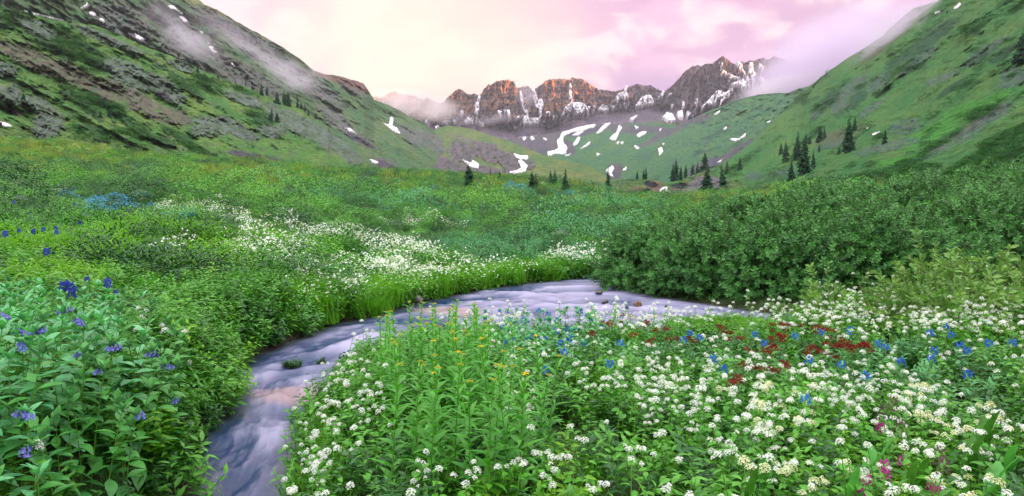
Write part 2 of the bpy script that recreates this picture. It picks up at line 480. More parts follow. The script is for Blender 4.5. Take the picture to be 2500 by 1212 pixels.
# ---- A: nearer left spur with crags, scrub and trees
A = Slope('left_spur', -420, 1010, 900, 320,
    [(-420, -190), (-150, -60), (0, 20), (60, 30), (150, 52), (230, 62), (300, 88), (350, 112), (420, 138), (470, 160), (540, 195), (600, 212), (660, 238), (700, 250), (740, 262), (770, 290), (800, 310), (815, 330), (850, 352), (880, 385), (905, 408), (950, 426), (1010, 440)],
    [(-420, 370), (0, 362), (200, 398), (400, 412), (700, 430), (900, 440), (1010, 450)],
    [(-420, 330), (0, 400), (400, 470), (750, 520), (1010, 420)],
    [(-420, 176), (500, 190), (1010, 230)], jag=3.5, jagf=.05)
u, v, t = A.U, A.V, A.T
ru, rv = rot_uv(u, v, 27)
nz = .55 * fbm(ru * .018, rv * .03, 2, 5, .65) + .40 * fbm(u * .11, v * .13, 61, 4, .65)
redl = [(90, 150, 150, 28, 22), (215, 200, 130, 24, 30), (330, 250, 110, 20, 33), (40, 125, 70, 20, 10), (425, 285, 50, 24, 20), (340, 235, 90, 14, 30), (30, 270, 30, 12, 30)]
greyl = [(25, 235, 48, 30, 15), (115, 305, 42, 50, 60), (95, 260, 60, 22, 30), (10, 170, 40, 22, 10), (320, 185, 90, 34, 30), (400, 215, 70, 26, 35), (540, 305, 85, 22, 12), (590, 322, 55, 20, 20), (500, 318, 40, 20, 0), (720, 300, 95, 26, 28), (790, 335, 80, 28, 35), (850, 375, 55, 22, 35),
         (660, 320, 50, 18, 10), (90, 70, 60, 22, 25), (260, 95, 120, 14, 22), (600, 245, 60, 16, 20), (440, 160, 40, 14, 25)]
scl = [(620, 385, 80, 14, 12), (660, 392, 60, 10, 12), (400, 235, 30, 8, 30)]
red, grey, scr = ellipses(u, v, redl, nz), ellipses(u, v, greyl, nz), ellipses(u, v, scl, nz)
rockA = np.maximum(red * .6, grey)
scrubn = fbm(ru * .018, rv * .042, 11, 6, .65)
scrubA = sstep(.04, .26, scrubn + .28 * ellipses(u, v, [(160, 110, 180, 40, 25), (60, 60, 80, 40, 20), (230, 250, 160, 45, 35), (400, 330, 170, 26, 20), (250, 330, 120, 22, 15), (560, 225, 140, 26, 25), (450, 205, 60, 22, 30), (640, 290, 60, 26, 20)], 0, .5) - .12) * (1 - rockA * .85) * (1 - scr)
terr = sstep(-.3, .45, fbm(ru * .006, rv * .028, 31, 4))
A.relief((-26 * fbm(ru * .007, rv * .02, 4, 4) - 16 * terr - rockA * 8 * fbm(u * .07, v * .05, 6, 5, .62, True) - 5 * scrubA - 6 * fbm(u * .04, v * .06, 44, 4)) * sstep(0, .12, t))
g = blend(C3(.085, .22, .05), C3(.17, .26, .06), sstep(-.35, .45, fbm(ru * .012, rv * .035, 8, 4)))
g = blend(g, C3(.15, .20, .07), sstep(.25, 0, t) * .6)
g = blend(g, ROCK * .9, sstep(.12, .4, fbm(ru * .03, rv * .07, 50, 5)) * .55)
g = blend(g, C3(.035, .10, .035), scrubA * .9)
brk = .50 + .50 * sstep(-.25, .25, fbm(u * .09, v * .12, 71, 5, .65))
g = blend(g, blend(ROCK_R, C3(.13, .13, .11), sstep(0, .4, fbm(u * .05, v * .07, 51, 4))), red * brk)
g = blend(g, blend(ROCK_G * 1.0, C3(.12, .14, .12), sstep(-.2, .3, fbm(u * .06, v * .05, 52, 5))), grey * brk)
g = blend(g, C3(.095, .08, .11), scr)
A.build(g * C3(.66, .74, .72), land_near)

# ---- G: misty shoulder behind the top of the right mountain
G = Slope('misty_shoulder', 2050, 2560, 220, 60,
    [(2050, 180), (2120, 125), (2170, 92), (2200, 55), (2212, 34), (2232, 20), (2262, 12), (2290, 2), (2350, -40), (2560, -160)],
    [(2050, 300), (2560, 300)], [(2050, 1500), (2560, 1300)], [(2050, 1000), (2560, 900)], jag=3)
G.relief(-40 * fbm(G.U * .02, G.V * .03, 3, 4))
g = blend(C3(.06, .12, .06), C3(.10, .10, .10), sstep(-.2, .3, fbm(G.U * .02, G.V * .04, 9, 4)))
G.build(g, land_mid)

# ---- F: right mountain
F = Slope('right_mountain', 1540, 3050, 900, 330,
    [(1540, 462), (1600, 452), (1660, 440), (1720, 420), (1760, 402), (1800, 375), (1850, 335), (1900, 285), (1935, 254), (1975, 212), (2000, 192), (2040, 163), (2060, 148), (2100, 124), (2140, 98), (2180, 76), (2215, 52), (2250, 34), (2290, 3), (2320, -18), (2400, -75), (2500, -160), (2700, -330), (3050, -620)],
    [(1540, 500), (1700, 505), (1900, 500), (2500, 470), (3050, 460)],
    [(1540, 260), (1700, 420), (1850, 1000), (1950, 1150), (2050, 1000), (2300, 760), (2500, 620), (3050, 500)],
    [(1540, 150), (1800, 125), (2100, 100), (2500, 75), (3050, 60)], jag=3.0, jagf=.05, power=1.6)
u, v, t = F.U, F.V, F.T
ru, rv = rot_uv(u, v, -36)
nz = .5 * fbm(ru * .016, rv * .035, 2, 5, .65) + .42 * fbm(u * .10, v * .12, 63, 4, .65) - .08
rkF = ellipses(u, v, [(2210, 310, 55, 24, -15), (2170, 358, 110, 17, -12), (2290, 370, 60, 12, -28), (2260, 385, 60, 10, -30), (2420, 285, 90, 22, -32), (2360, 330, 60, 16, -35), (2470, 190, 50, 30, -30), (2400, 130, 90, 16, -35), (2300, 190, 60, 14, -20), (2080, 215, 60, 20, -40), (2050, 260, 40, 18, -40), (2150, 200, 60, 16, -38),
                       (1900, 425, 60, 15, -12), (1840, 430, 30, 14, -10), (1690, 455, 36, 22, -35), (1725, 462, 20, 20, -60), (2025, 355, 50, 10, -15), (2130, 262, 60, 10, -36), (2240, 150, 80, 14, -38), (2000, 275, 40, 12, -40)], nz)
scF = np.maximum(sstep(.12, .34, fbm(ru * .012, rv * .045, 11, 5, .6)) * .8, ellipses(u, v, [(2400, 275, 50, 14, -25), (2230, 395, 60, 12, -22), (2290, 355, 45, 8, -25), (2400, 395, 160, 30, -26), (2150, 430, 150, 22, -12), (2450, 350, 90, 30, -30), (1980, 455, 80, 20, -10), (2100, 240, 40, 14, -40), (2030, 240, 40, 22, -45), (2330, 210, 60, 10, -35), (2450, 130, 60, 14, -35),
                                        (2250, 110, 160, 22, -36), (2080, 250, 60, 18, -40)], nz)) * (1 - .7 * rkF)
terr = sstep(-.3, .4, fbm(ru * .0045, rv * .022, 37, 4))
F.relief((-52 * fbm(ru * .006, rv * .018, 4, 4) - 16 * terr - rkF * 7 * fbm(u * .06, v * .05, 6, 5, .6, True) - 4 * scF - 6 * fbm(u * .035, v * .05, 44, 4)) * sstep(0, .10, t) * np.clip(F.Y / 420, .25, 2.0))
g = blend(C3(.06, .20, .05), C3(.12, .23, .055), sstep(-.35, .4, fbm(ru * .01, rv * .03, 8, 4)))
g = blend(g, C3(.075, .27, .035), ellipses(u, v, [(2360, 275, 90, 32, -20), (2270, 330, 110, 26, -25), (2230, 395, 90, 20, -20), (2180, 395, 60, 12, -10), (2440, 240, 50, 20, -30)], nz))
g = blend(g, C3(.15, .125, .085), ellipses(u, v, [(2400, 290, 110, 14, -33), (2300, 350, 60, 10, -35), (2050, 330, 80, 20, -20), (2160, 110, 120, 12, -38)], nz) * .7)
g = blend(g, C3(.025, .095, .04), scF * .92)
g = blend(g, blend(C3(.15, .16, .16), C3(.075, .11, .12), sstep(-.2, .3, fbm(u * .06, v * .06, 52, 5))), rkF * .9 * (.3 + .7 * sstep(-.25, .25, fbm(u * .09, v * .12, 72, 5, .65))))
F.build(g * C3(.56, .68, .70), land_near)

# ---- K: rocky knoll at the end of the meadow with the little waterfall
K = Slope('rocky_knoll', 1230, 1840, 420, 90,
    [(1230, 452), (1290, 444), (1340, 447), (1400, 450), (1440, 442), (1480, 447), (1520, 439), (1560, 437), (1600, 440), (1625, 452), (1660, 446), (1690, 428), (1720, 415), (1760, 432), (1800, 446), (1840, 455)],
    [(1230, 480), (1560, 492), (1840, 500)],
    [(1230, 215), (1600, 205), (1840, 190)], [(1230, 160), (1600, 142), (1840, 135)], jag=3)
u, v, t = K.U, K.V, K.T
nz = .6 * fbm(u * .04, v * .08, 2, 4, .6)
rk = ellipses(u, v, [(1600, 458, 26, 18, 20), (1560, 466, 22, 10, 0), (1700, 452, 34, 20, -40), (1740, 450, 24, 18, -60), (1655, 470, 30, 14, 10), (1290, 452, 24, 6, 0)], nz)
dk = ellipses(u, v, [(1590, 450, 22, 8, 10), (1580, 470, 12, 10, 40), (1660, 455, 26, 8, 0)], nz)
K.relief((-5 * fbm(u * .03, v * .06, 3, 4) - rk * 3.5 * fbm(u * .09, v * .09, 4, 4, .6, True) + 3 * dk) * sstep(0, .12, t))
g = blend(C3(.06, .13, .045), C3(.10, .15, .05), sstep(-.3, .3, fbm(u * .03, v * .08, 8, 4)))
g = blend(g, C3(.02, .055, .03), sstep(.05, .3, fbm(u * .03, v * .09, 18, 4)) * .8)
g = blend(g, blend(C3(.14, .13, .15), C3(.15, .10, .075), sstep(1660, 1630, u)), rk)
g = blend(g, C3(.02, .02, .03), dk)
K.build(g, land_near)

# ---- unseen ridge added to shade the valley, crest shaped to leave far peaks sunlit
sx, sy = SUN_AZ; px_, py_ = -SUN_AZ[1], SUN_AZ[0]
q = np.linspace(-3200, 4300, 151)
tgt = []
for (u_, v_, y_) in [(400, -60, 800), (600, 40, 1000), (760, 120, 1350), (860, 196, 1480), (900, 222, 1500), (960, 262, 3400), (1060, 275, 3500), (1110, 262, 3500), (1170, 300, 3500), (1240, 300, 3500), (1290, 262, 3500), (1340, 270, 3500), (1440, 262, 3500), (1500, 240, 3500), (1570, 218, 3500), (1605, 200, 3500), (1650, 120, 3500), (1900, 100, 3400)]:
    P_ = at(u_, v_, y_)
    tgt.append((P_[0] * px_ + P_[1] * py_, P_[2] + (1560 - (P_[0] * sx + P_[1] * sy)) * math.tan(SUN_EL)))
tgt = sorted(tgt)
Hq = interp(q, [(-3200, 620), (-200, 520), (tgt[0][0] - 150, 480)] + tgt + [(tgt[-1][0] + 900, 800)]) + 22 * fbm(q * .004, 1.5, 0, 5, .6)
rows = []
for k in range(-12, 13):
    w = abs(k) / 12
    d = 1560 + k * 75
    hh = Hq * (1 - w) ** 1.15 * (1 + .12 * fbm(q * .003, k * .3, 4, 4)) - 20 * (w > .99)
    if k == 0: hh = Hq
    rows.append(np.stack((sx * d + px_ * q, sy * d + py_ * q, hh), -1))
rows = np.array(rows)
colK = np.broadcast_to(blend(C3(.07, .14, .05), ROCK, sstep(-.2, .4, fbm(rows[..., 0] * .004, rows[..., 1] * .004, 2, 4)) ), rows.shape)
link('shading_ridge', mk_mesh('shading_ridge', rows.reshape(-1, 3), grid_faces(*rows.shape[:2]), True, {'col': colK.reshape(-1, 3)}), land_mid, kind='structure')

# ---- snow fields lying on the slopes
snow_m, t_, p_, o_ = new_mat('mat_snow')
g_ = nd(t_, 'ShaderNodeNewGeometry')
ns_ = noise(t_, g_.outputs['Position'], 0.04, 7, 0.72)
t_.links.new(mixc(t_, maprange(t_, ns_.outputs[0], 0.35, 0.65), (.58, .55, .64), (.93, .90, .94)), p_.inputs['Base Color'])
p_.inputs['Roughness'].default_value = .8
def c2(pts): return [(900 + x / 2.424, 100 + y / 2.424) for x, y in pts]
def c1(pts): return [(x / 2.424, y / 2.424) for x, y in pts]
def c3(pts): return [(1500 + x / 2.424, y / 2.424) for x, y in pts]
SNOW = [
 (B, c2([(80,480),(105,500),(122,498),(126,462),(140,456),(148,470),(140,508),(165,518),(187,552),(150,542),(125,525)])),
 (E, c2([(335,495),(362,475),(410,450),(405,465),(350,514)])), (E, c2([(393,525),(425,520),(400,540)])), (E, c2([(430,497),(475,490),(470,503),(435,505)])),
 (E, c2([(500,490),(530,473),(520,495),(505,500)])), (E, c2([(535,465),(548,430),(562,433),(553,458)])), (E, c2([(565,492),(600,463),(622,463),(618,500),(575,502)])),
 (E, c2([(632,475),(645,470),(655,493),(685,510),(650,510),(635,497)])), (E, c2([(652,335),(664,340),(652,398),(657,430),(642,450),(626,445),(636,420),(625,405),(640,378)])),
 (E, c2([(765,430),(790,438),(834,500),(818,503),(765,440)])), (E, c2([(800,430),(835,428),(840,465),(825,468)])), (D, c2([(775,502),(795,495),(802,515),(820,545),(800,552),(785,520)])),
 (E, c2([(893,318),(905,318),(918,378),(935,425),(952,440),(945,468),(928,452),(905,390)])), (E, c2([(963,303),(980,305),(1002,368),(1028,362),(1034,400),(1020,445),(1003,440),(988,400)])),
 (E, c2([(853,502),(880,465),(938,462),(948,475),(1000,478),(1012,465),(1042,472),(1052,438),(1080,440),(1092,465),(1138,460),(1158,420),(1190,385),(1262,385),(1290,410),(1345,402),(1325,435),(1240,450),(1150,477),(1050,507),(960,512)])),
 (E, c2([(1187,275),(1196,275),(1206,392),(1186,392)])), (E, c2([(1353,428),(1380,395),(1420,408),(1493,393),(1490,408),(1400,432)])),
 (D, c2([(883,548),(890,533),(950,540),(1000,535),(998,550),(920,552)])), (D, c2([(908,580),(930,570),(936,582),(920,590)])), (D, c2([(950,563),(965,560),(983,588),(963,592)])), (D, c2([(1030,578),(1056,586),(1050,594)])),
 (D, c2([(1055,662),(1100,655),(1122,640),(1113,598),(1132,575),(1140,550),(1170,540),(1240,518),(1348,490),(1338,513),(1250,537),(1200,545),(1152,570),(1148,600),(1176,640),(1165,672),(1112,670),(1060,683)])),
 (D, c2([(1205,562),(1245,543),(1275,538),(1240,562)])), (D, c2([(1208,622),(1238,575),(1254,577),(1236,618)])), (D, c2([(1345,553),(1385,508),(1432,484),(1427,500),(1370,547)])), (D, c2([(1253,643),(1315,597),(1303,620)])),
 (D, c2([(1375,472),(1405,461),(1390,487)])), (E, c2([(1450,372),(1478,330),(1515,318),(1537,345),(1515,367)])), (E, c2([(1513,290),(1532,283),(1522,316),(1508,320)])),
 (E, c2([(1507,395),(1535,370),(1560,358),(1572,387)])), (E, c2([(1572,408),(1605,360),(1640,340),(1665,340),(1687,385),(1620,398)])), (E, c2([(1540,480),(1592,456),(1562,490)])),
 (D, c2([(1423,582),(1468,545),(1480,503),(1500,518),(1482,547),(1462,592),(1440,588)])), (D, c2([(1573,508),(1598,515),(1585,527)])), (D, c2([(1583,562),(1610,545),(1643,540),(1640,553),(1600,574)])),
 (D, c2([(1568,620),(1607,642),(1585,642)])), (D, c2([(1713,642),(1735,636),(1742,660),(1720,682)])), (D, c2([(1737,612),(1752,612),(1742,624)])), (D, c2([(1463,605),(1484,600),(1476,614)])), (D, c2([(1488,606),(1512,603),(1500,615)])),
 (D, c2([(1348,670),(1372,676),(1350,684)])), (D, c2([(1163,682),(1196,671),(1180,684)])), (E, c2([(1710,352),(1735,318),(1752,315),(1735,347)])), (E, c2([(1768,337),(1797,322),(1780,344)])), (D, c2([(1718,526),(1735,522),(1724,538)])),
 (E, c2([(1735,468),(1762,443),(1792,450),(1814,490),(1770,490)])), (E, c2([(1822,440),(1852,428),(1857,470),(1835,467)])), (E, c2([(1878,415),(1900,425),(1942,418),(1885,468)])), (E, c2([(1852,378),(1864,376),(1866,404),(1856,404)])), (E, c2([(1786,392),(1800,398),(1794,416)])), (E, c2([(1932,362),(1946,358),(1944,384)])),
 (E, c2([(1962,414),(2025,350),(2050,320),(2078,310),(2100,330),(2152,296),(2150,322),(2100,372),(2010,412)])), (D, c2([(2038,442),(2080,415),(2070,435)])), (E, c2([(2067,148),(2092,150),(2087,167)])),
 (E, c2([(2083,190),(2150,228),(2200,238),(2190,252),(2110,222)])), (E, c2([(2175,138),(2202,160),(2215,200),(2232,240),(2243,200),(2248,150),(2266,150),(2270,200),(2300,230),(2345,250),(2340,300),(2240,305),(2180,275),(2130,280),(2210,242),(2190,180)])),
 (E, c2([(2306,148),(2332,180),(2325,198),(2310,172)])), (D, c2([(2133,583),(2190,584),(2233,549),(2226,570),(2172,596)])), (D, c2([(2095,528),(2120,510),(2112,526)])), (D, c2([(2350,484),(2378,478),(2368,487)])), (D, c2([(2062,722),(2092,704),(2080,720)])), (D, c2([(2158,686),(2182,670),(2170,688)])),
 (B, c2([(643,655),(660,662),(690,680),(727,722),(715,735),(680,707),(650,672)])), (Cs, c2([(555,705),(600,728),(617,712),(652,735),(650,757),(600,747)])), (Cs, c2([(858,670),(900,685),(942,684),(945,702),(900,707),(870,692)])), (Cs, c2([(885,713),(907,713),(942,745),(930,772),(860,790),(833,780),(882,770),(905,755)])),
 (B, c2([(8,705),(60,725),(20,722)])), (D, c2([(1403,772),(1440,743),(1452,760),(1436,790),(1452,812),(1420,792)])), (D, c2([(1503,768),(1528,745),(1522,767)])),
 (A, c1([(120,25),(160,27),(175,55),(230,60),(330,85),(380,123),(300,112),(220,77),(150,52)])), (B, c1([(478,54),(508,40),(518,20),(532,40),(510,54)])), (B, c1([(530,87),(545,75),(572,85),(567,99)])), (B, c1([(590,118),(610,116),(624,133),(612,137)])),
 (B, c1([(753,200),(810,208),(868,240),(830,238),(790,224)])), (B, c1([(998,40),(1032,43),(1062,75),(1087,88),(1112,132),(1088,132),(1060,102),(1030,77)])), (B, c1([(1236,278),(1262,283),(1287,316),(1262,312)])), (B, c1([(1226,256),(1240,256),(1236,265)])),
 (B, c1([(1364,376),(1388,388),(1376,394)])), (A, c1([(-60,722),(0,727),(40,733),(72,750),(0,750),(-60,746)])), (B, c1([(2193,948),(2242,965),(2225,970)])), (B, c1([(1180,188),(1206,196),(1194,204)])),
 (B, c1([(2040,762),(2072,766),(2112,796),(2085,790)])), (F, c3([(2004,57),(2040,23),(2047,35),(2020,54)])), (F, c3([(1893,80),(1940,68),(1912,84)])), (F, c3([(1520,800),(1568,783),(1545,800)])), (F, c3([(1490,760),(1500,764),(1494,772)])),
]
parent_names = {}
for k, (S, poly) in enumerate(SNOW):
    pu, pv = np.array(poly).T
    st = .6
    nu_, nv_ = int((pu.max() - pu.min() + 6) / st) + 2, int((pv.max() - pv.min() + 6) / st) + 2
    gu, gv = np.meshgrid(np.linspace(pu.min() - 3, pu.max() + 3, nu_), np.linspace(pv.min() - 3, pv.max() + 3, nv_))
    du, dv = 3.6 * fbm(gu * .22, gv * .22, k, 4, .75), 3.6 * fbm(gu * .22, gv * .22, k + 50, 4, .75)
    ins = in_poly(gu + du, gv + dv, poly)
    if ins.sum() < 4: continue
    P = S.surf(gu, gv)
    edge = seg_dist(gu + du, gv + dv, poly, True)
    yy = P[..., 1]
    # lift clear of the rock, thicker in the middle
    lift = ((.0065 if S is E else .0022) + .0012 * np.clip(edge / 3, 0, 1)) * yy
    d = np.array((0, -.75, .66))
    P = P + lift[..., None] * d * np.where(ins, 1, -.6)[..., None]
    f = grid_faces(nv_, nu_)
    keep = ins.ravel()[f].sum(1) >= 2
    f = f[keep]
    used = np.unique(f)
    mp_ = np.full(nu_ * nv_, -1); mp_[used] = np.arange(len(used))
    me = mk_mesh('snow_patch', P.reshape(-1, 3)[used], mp_[f], True)
    link('snow_patch', me, snow_m, parent=S.o)

# ================================================================== MEADOW GROUND AND STREAM
LB = [(-2.1, -8), (-2.2, -4), (-2.2, 2.5), (-2.42, 5.4), (-2.9, 6.5), (-2.88, 7.2), (-2.98, 7.65), (-3.46, 8.8), (-3.49, 9.6), (-3.26, 10.6), (-2.97, 11.8), (-2.31, 12.9), (-1.7, 14.4), (-.45, 16.2), (1.5, 17.9), (2.2, 18.1)]
BUSHSIDE = [(2.4, 17.2), (2.65, 15.5), (3.6, 14.2), (4.65, 12.95), (6.0, 12.9), (9.5, 13.4), (14, 15), (22, 19)]
RB = [(22, 16.5), (14, 13.6), (9, 12.4), (6.5, 12.0), (5.0, 11.9), (4.2, 11.0), (3.4, 9.9), (2, 9.6), (.5, 9.8), (-.5, 10.0), (-1.3, 9.7), (-2.0, 8.5), (-1.85, 6.5), (-1.68, 5.5), (-1.45, 4.5), (-1.0, 2.5), (-.5, -4), (-.5, -8)]
CHAN = LB + BUSHSIDE + RB
def chan_dist(x, y):
    """distance to the edge of the channel, negative inside"""
    d = seg_dist(x, y, CHAN, True)
    return np.where(in_poly(x, y, CHAN), -d, d)
TY = [-12, 0, 3, 6, 10, 15, 22, 35, 60, 100, 170, 300]
TA = [-.7, -.4, -.2, 0, .2, .45, .8]
TZ = np.array([
    [.6, .70, .75, .78, 1.0, 1.15, 1.4, 1.95, 3.2, 6.0, 14.0, 17],
    [.5, .62, .62, .60, .60, .75, 1.0, 1.55, 2.4, 4.6, 9.0, 10],
    [.45, .45, .45, .40, .32, .35, .45, .90, 1.75, 3.4, 6.4, 7],
    [.4, .40, .50, .50, .25, .20, .22, .45, 1.2, 2.6, 4.8, 5],
    [.4, .42, .55, .50, .28, .20, .30, .45, .7, .8, -.6, -1],
    [.4, .42, .55, .50, .35, .40, .7, 1.1, 1.5, 2.2, 3.0, 3],
    [.4, .42, .55, .55, .5, .7, 1.1, 1.7, 2.6, 5.0, 8.0, 10]])
def water_z(x, y):
    return -.02 + .012 * np.clip(y, -8, 25)
def ground_z(x, y, fine=True):
    x, y = np.asarray(x, float), np.asarray(y, float)
    a = np.clip(x / np.maximum(y, 5.0), -.7, .8)
    fy = np.interp(y, TY, np.arange(len(TY)))
    fa = np.interp(a, TA, np.arange(len(TA)))
    i = np.clip(fa.astype(int), 0, len(TA) - 2); j = np.clip(fy.astype(int), 0, len(TY) - 2)
    p, q_ = fa - i, fy - j
    p = p * p * (3 - 2 * p)
    z = (TZ[i, j] * (1 - p) + TZ[i + 1, j] * p) * (1 - q_) + (TZ[i, j + 1] * (1 - p) + TZ[i + 1, j + 1] * p) * q_
    far = sstep(8, 40, y)
    z = z + (.10 + .16 * far + .35 * sstep(40, 120, y)) * fbm(x * .22, y * .22, 0, 3)
    z = z + .9 * sstep(45, 130, y) * fbm(x * .045, y * .045, 2, 3)
    # wide low hummocks lying across the valley
    z = z + .62 * sstep(14, 32, y) * sstep(120, 60, y) * fbm(x * .11, y * .24, 5, 3)
    d = chan_dist(x, y)
    w = water_z(x, y)
    bank = w + .04 + (np.maximum(z, w + .06) - w - .04) * sstep(0, .55, d)
    bed = w - .05 - .25 * sstep(0, .5, -d)
    return np.where(d > 0, bank, bed)

ny, nx = 470, 420
jy = np.linspace(0, 1, ny)
ys = -12 + 14 * (np.exp(jy * 3.1) - 1) / (math.e ** 1.1 - 1)
ys = -12 + 292 * (np.exp(jy * 4.3) - 1) / (math.exp(4.3) - 1)
sx_ = np.linspace(-1, 1, nx); sx_ = sx_ * (.55 + .45 * sx_ ** 2)
gy = np.broadcast_to(ys[:, None], (ny, nx)); gx = sx_[None] * (14 + (ys[:, None] + 12) * 1.15)
gz = ground_z(gx, gy)
gcol = blend(C3(.035, .060, .022), C3(.055, .105, .030), sstep(-.3, .3, fbm(gx * .3, gy * .3, 3, 4)))
gcol = blend(gcol, C3(.10, .145, .045), sstep(35, 90, gy))
gcol = blend(gcol, C3(.16, .17, .055), sstep(60, 120, gy) * sstep(-.1, .3, fbm(gx * .05, gy * .08, 7, 4)) * sstep(20, -20, gx))
cd = chan_dist(gx, gy)
gcol = blend(gcol, C3(.05, .042, .032), sstep(.25, .0, cd))
meadow_m = land_mat('mat_meadow', 2.2, .8, .45)
link('meadow', mk_mesh('meadow', np.stack((gx, gy, gz), -1).reshape(-1, 3), grid_faces(ny, nx), True, {'col': gcol.reshape(-1, 3)}), meadow_m, kind='structure')
# the wide valley ground under everything
r_ = np.array([0, 200, 600, 1500, 3500, 6400.]); th = np.linspace(0, 2 * np.pi, 65)
rr, tt_ = np.meshgrid(r_, th, indexing='ij')
link('ground', mk_mesh('ground', np.stack((rr * np.cos(tt_), rr * np.sin(tt_), -9.0 + 0 * rr), -1).reshape(-1, 3), grid_faces(*rr.shape), True,
     {'col': np.broadcast_to(C3(.06, .13, .045), rr.shape + (3,)).reshape(-1, 3)}), land_mid, kind='structure')

# ---- the stream: silky rapids
CL = [(-1.3, -8), (-1.4, -2), (-1.55, 2.5), (-1.9, 5.5), (-2.25, 7.2), (-2.65, 9.0), (-2.45, 10.8), (-1.5, 12.6), (0.0, 13.3), (1.8, 14.0), (3.4, 13.4), (5.0, 12.5), (8, 12.8), (14, 14.4), (22, 17.8)]
def flow(x, y):
    """distance along and across the current"""
    best = np.full(x.shape, 1e9); S_ = np.zeros(x.shape); Wd = np.zeros(x.shape); acc = 0
    for i in range(len(CL) - 1):
        x0, y0 = CL[i]; x1, y1 = CL[i + 1]
        dx, dy = x1 - x0, y1 - y0; ln = math.hypot(dx, dy)
        t = np.clip(((x - x0) * dx + (y - y0) * dy) / ln ** 2, 0, 1)
        ex, ey = x - x0 - t * dx, y - y0 - t * dy
        d = np.hypot(ex, ey); m = d < best
        best = np.where(m, d, best); S_ = np.where(m, acc + t * ln, S_)
        Wd = np.where(m, d * np.sign(dx * ey - dy * ex), Wd)
        acc += ln
    return S_, Wd
ny, nx = 720, 460
jy = np.linspace(0, 1, ny)
wy = -4 + 25.5 * (np.exp(jy * .6) - 1) / (math.exp(.6) - 1)
wx = np.linspace(0, 1, nx)
WX0, WX1 = np.interp(wy, [-4, 2, 5, 8, 11, 21.5], [-3.0, -3.2, -3.6, -4.3, -4.4, -4.0]), np.interp(wy, [-4, 7, 8.6, 9.4, 10.5, 12, 21.5], [.2, -1, -.6, 4.5, 6, 14, 14])
X = WX0[:, None] + (WX1 - WX0)[:, None] * wx[None]; Y = np.broadcast_to(wy[:, None], X.shape)
S_, Wd = flow(X, Y)
S_ = S_ + .35 * fbm(X * .5, Y * .5, 9, 2); Wd = Wd + .15 * fbm(X * .7, Y * .7, 19, 2)
rap = fbm(S_ * .95 + .8 * Wd, Wd * .9, 3, 3, .45)            # standing waves across the flow
tongue = fbm(S_ * .6 + .2 * fbm(S_, Wd * 1.5, 2, 2), Wd * 2.2, 6, 4, .5)                   # long strands drawn out along it
fine = fbm(S_ * 1.5, Wd * 8, 8, 3, .5)
chop = fbm(S_ * 3.2, Wd * 4.0, 12, 3, .6)
dch = chan_dist(X, Y)
calm = sstep(0, .35, -dch)
Z = water_z(X, Y) + calm * (.14 * rap + .05 * tongue + .016 * fine + .045 * chop)
foam = .80 * rap + .85 * tongue + .22 * fine + .30 * chop
foam = sstep(-.34, .74, foam + .10 * sstep(9, 14, Y) + .30 * sstep(11, 13, Y) * sstep(-.5, 1.5, X))
foam = np.clip(foam, 0, 1)
deep = C3(.010, .036, .11); milk = C3(.33, .32, .49)
wc = blend(np.broadcast_to(deep, X.shape + (3,)), milk, foam)
# pale gravel showing through the shallow run
sand = ellipses(X, Y, [(-2.35, 7.9, .75, .42, -10), (-1.9, 8.3, .6, .25, 0), (-1.2, 13.2, 1.1, .5, -30), (2.6, 12.6, .9, .2, 0)], .35 * fine, .6) * .55
wc = blend(wc, C3(.42, .27, .25), sand)
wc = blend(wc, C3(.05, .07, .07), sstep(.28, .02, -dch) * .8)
f = grid_faces(ny, nx)
keep = (dch.ravel()[f] < .30).all(1)
f = f[keep]; used = np.unique(f); mpp = np.full(nx * ny, -1); mpp[used] = np.arange(len(used))
water_m, t_, p_, o_ = new_mat('mat_stream')
a_ = nd(t_, 'ShaderNodeAttribute', attribute_name='col')
t_.links.new(a_.outputs['Color'], p_.inputs['Base Color'])
p_.inputs['Roughness'].default_value = .30
p_.inputs['IOR'].default_value = 1.33
p_.inputs['Specular IOR Level'].default_value = .5
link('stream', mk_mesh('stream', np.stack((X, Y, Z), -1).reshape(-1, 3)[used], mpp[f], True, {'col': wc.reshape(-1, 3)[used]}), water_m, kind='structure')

# ---- waterfall on the rocky knoll and the white run under it
white_m, t_, p_, o_ = new_mat('mat_white_water')
g_ = nd(t_, 'ShaderNodeNewGeometry'); n_ = noise(t_, g_.outputs['Position'], 1.2, 4, .6)
t_.links.new(mixc(t_, maprange(t_, n_.outputs[0], .35, .6), (.45, .5, .62), (.88, .86, .92)), p_.inputs['Base Color']); p_.inputs['Roughness'].default_value = .4
def patch_on(S, name, polys, mat, lift, st=.5, **kw):
    Vs, Fs, n0 = [], [], 0
    for k, poly in enumerate(polys):
        pu, pv = np.array(poly).T
        nu_, nv_ = int((pu.max() - pu.min()) / st) + 6, int((pv.max() - pv.min()) / st) + 6
        gu, gv = np.meshgrid(np.linspace(pu.min() - 1, pu.max() + 1, nu_), np.linspace(pv.min() - 1, pv.max() + 1, nv_))
        ins = in_poly(gu + .8 * fbm(gu * .4, gv * .4, k, 2), gv, poly)
        P = S.surf(gu, gv) + np.array((0, -.75, .66)) * lift * np.where(ins, 1, -.3)[..., None] * (1 + .4 * fbm(gu * .5, gv * .5, 3, 2))[..., None]
        f = grid_faces(nv_, nu_); f = f[ins.ravel()[f].sum(1) >= 2]
        Vs.append(P.reshape(-1, 3)); Fs.append(f + n0); n0 += nu_ * nv_
    V_, F_ = np.concatenate(Vs), np.concatenate(Fs)
    used = np.unique(F_); m_ = np.full(len(V_), -1); m_[used] = np.arange(len(used))
    return link(name, mk_mesh(name, V_[used], m_[F_], True), mat, **kw)
def cw(pts): return [(1450 + x / 4.545, 400 + y / 4.545) for x, y in pts]
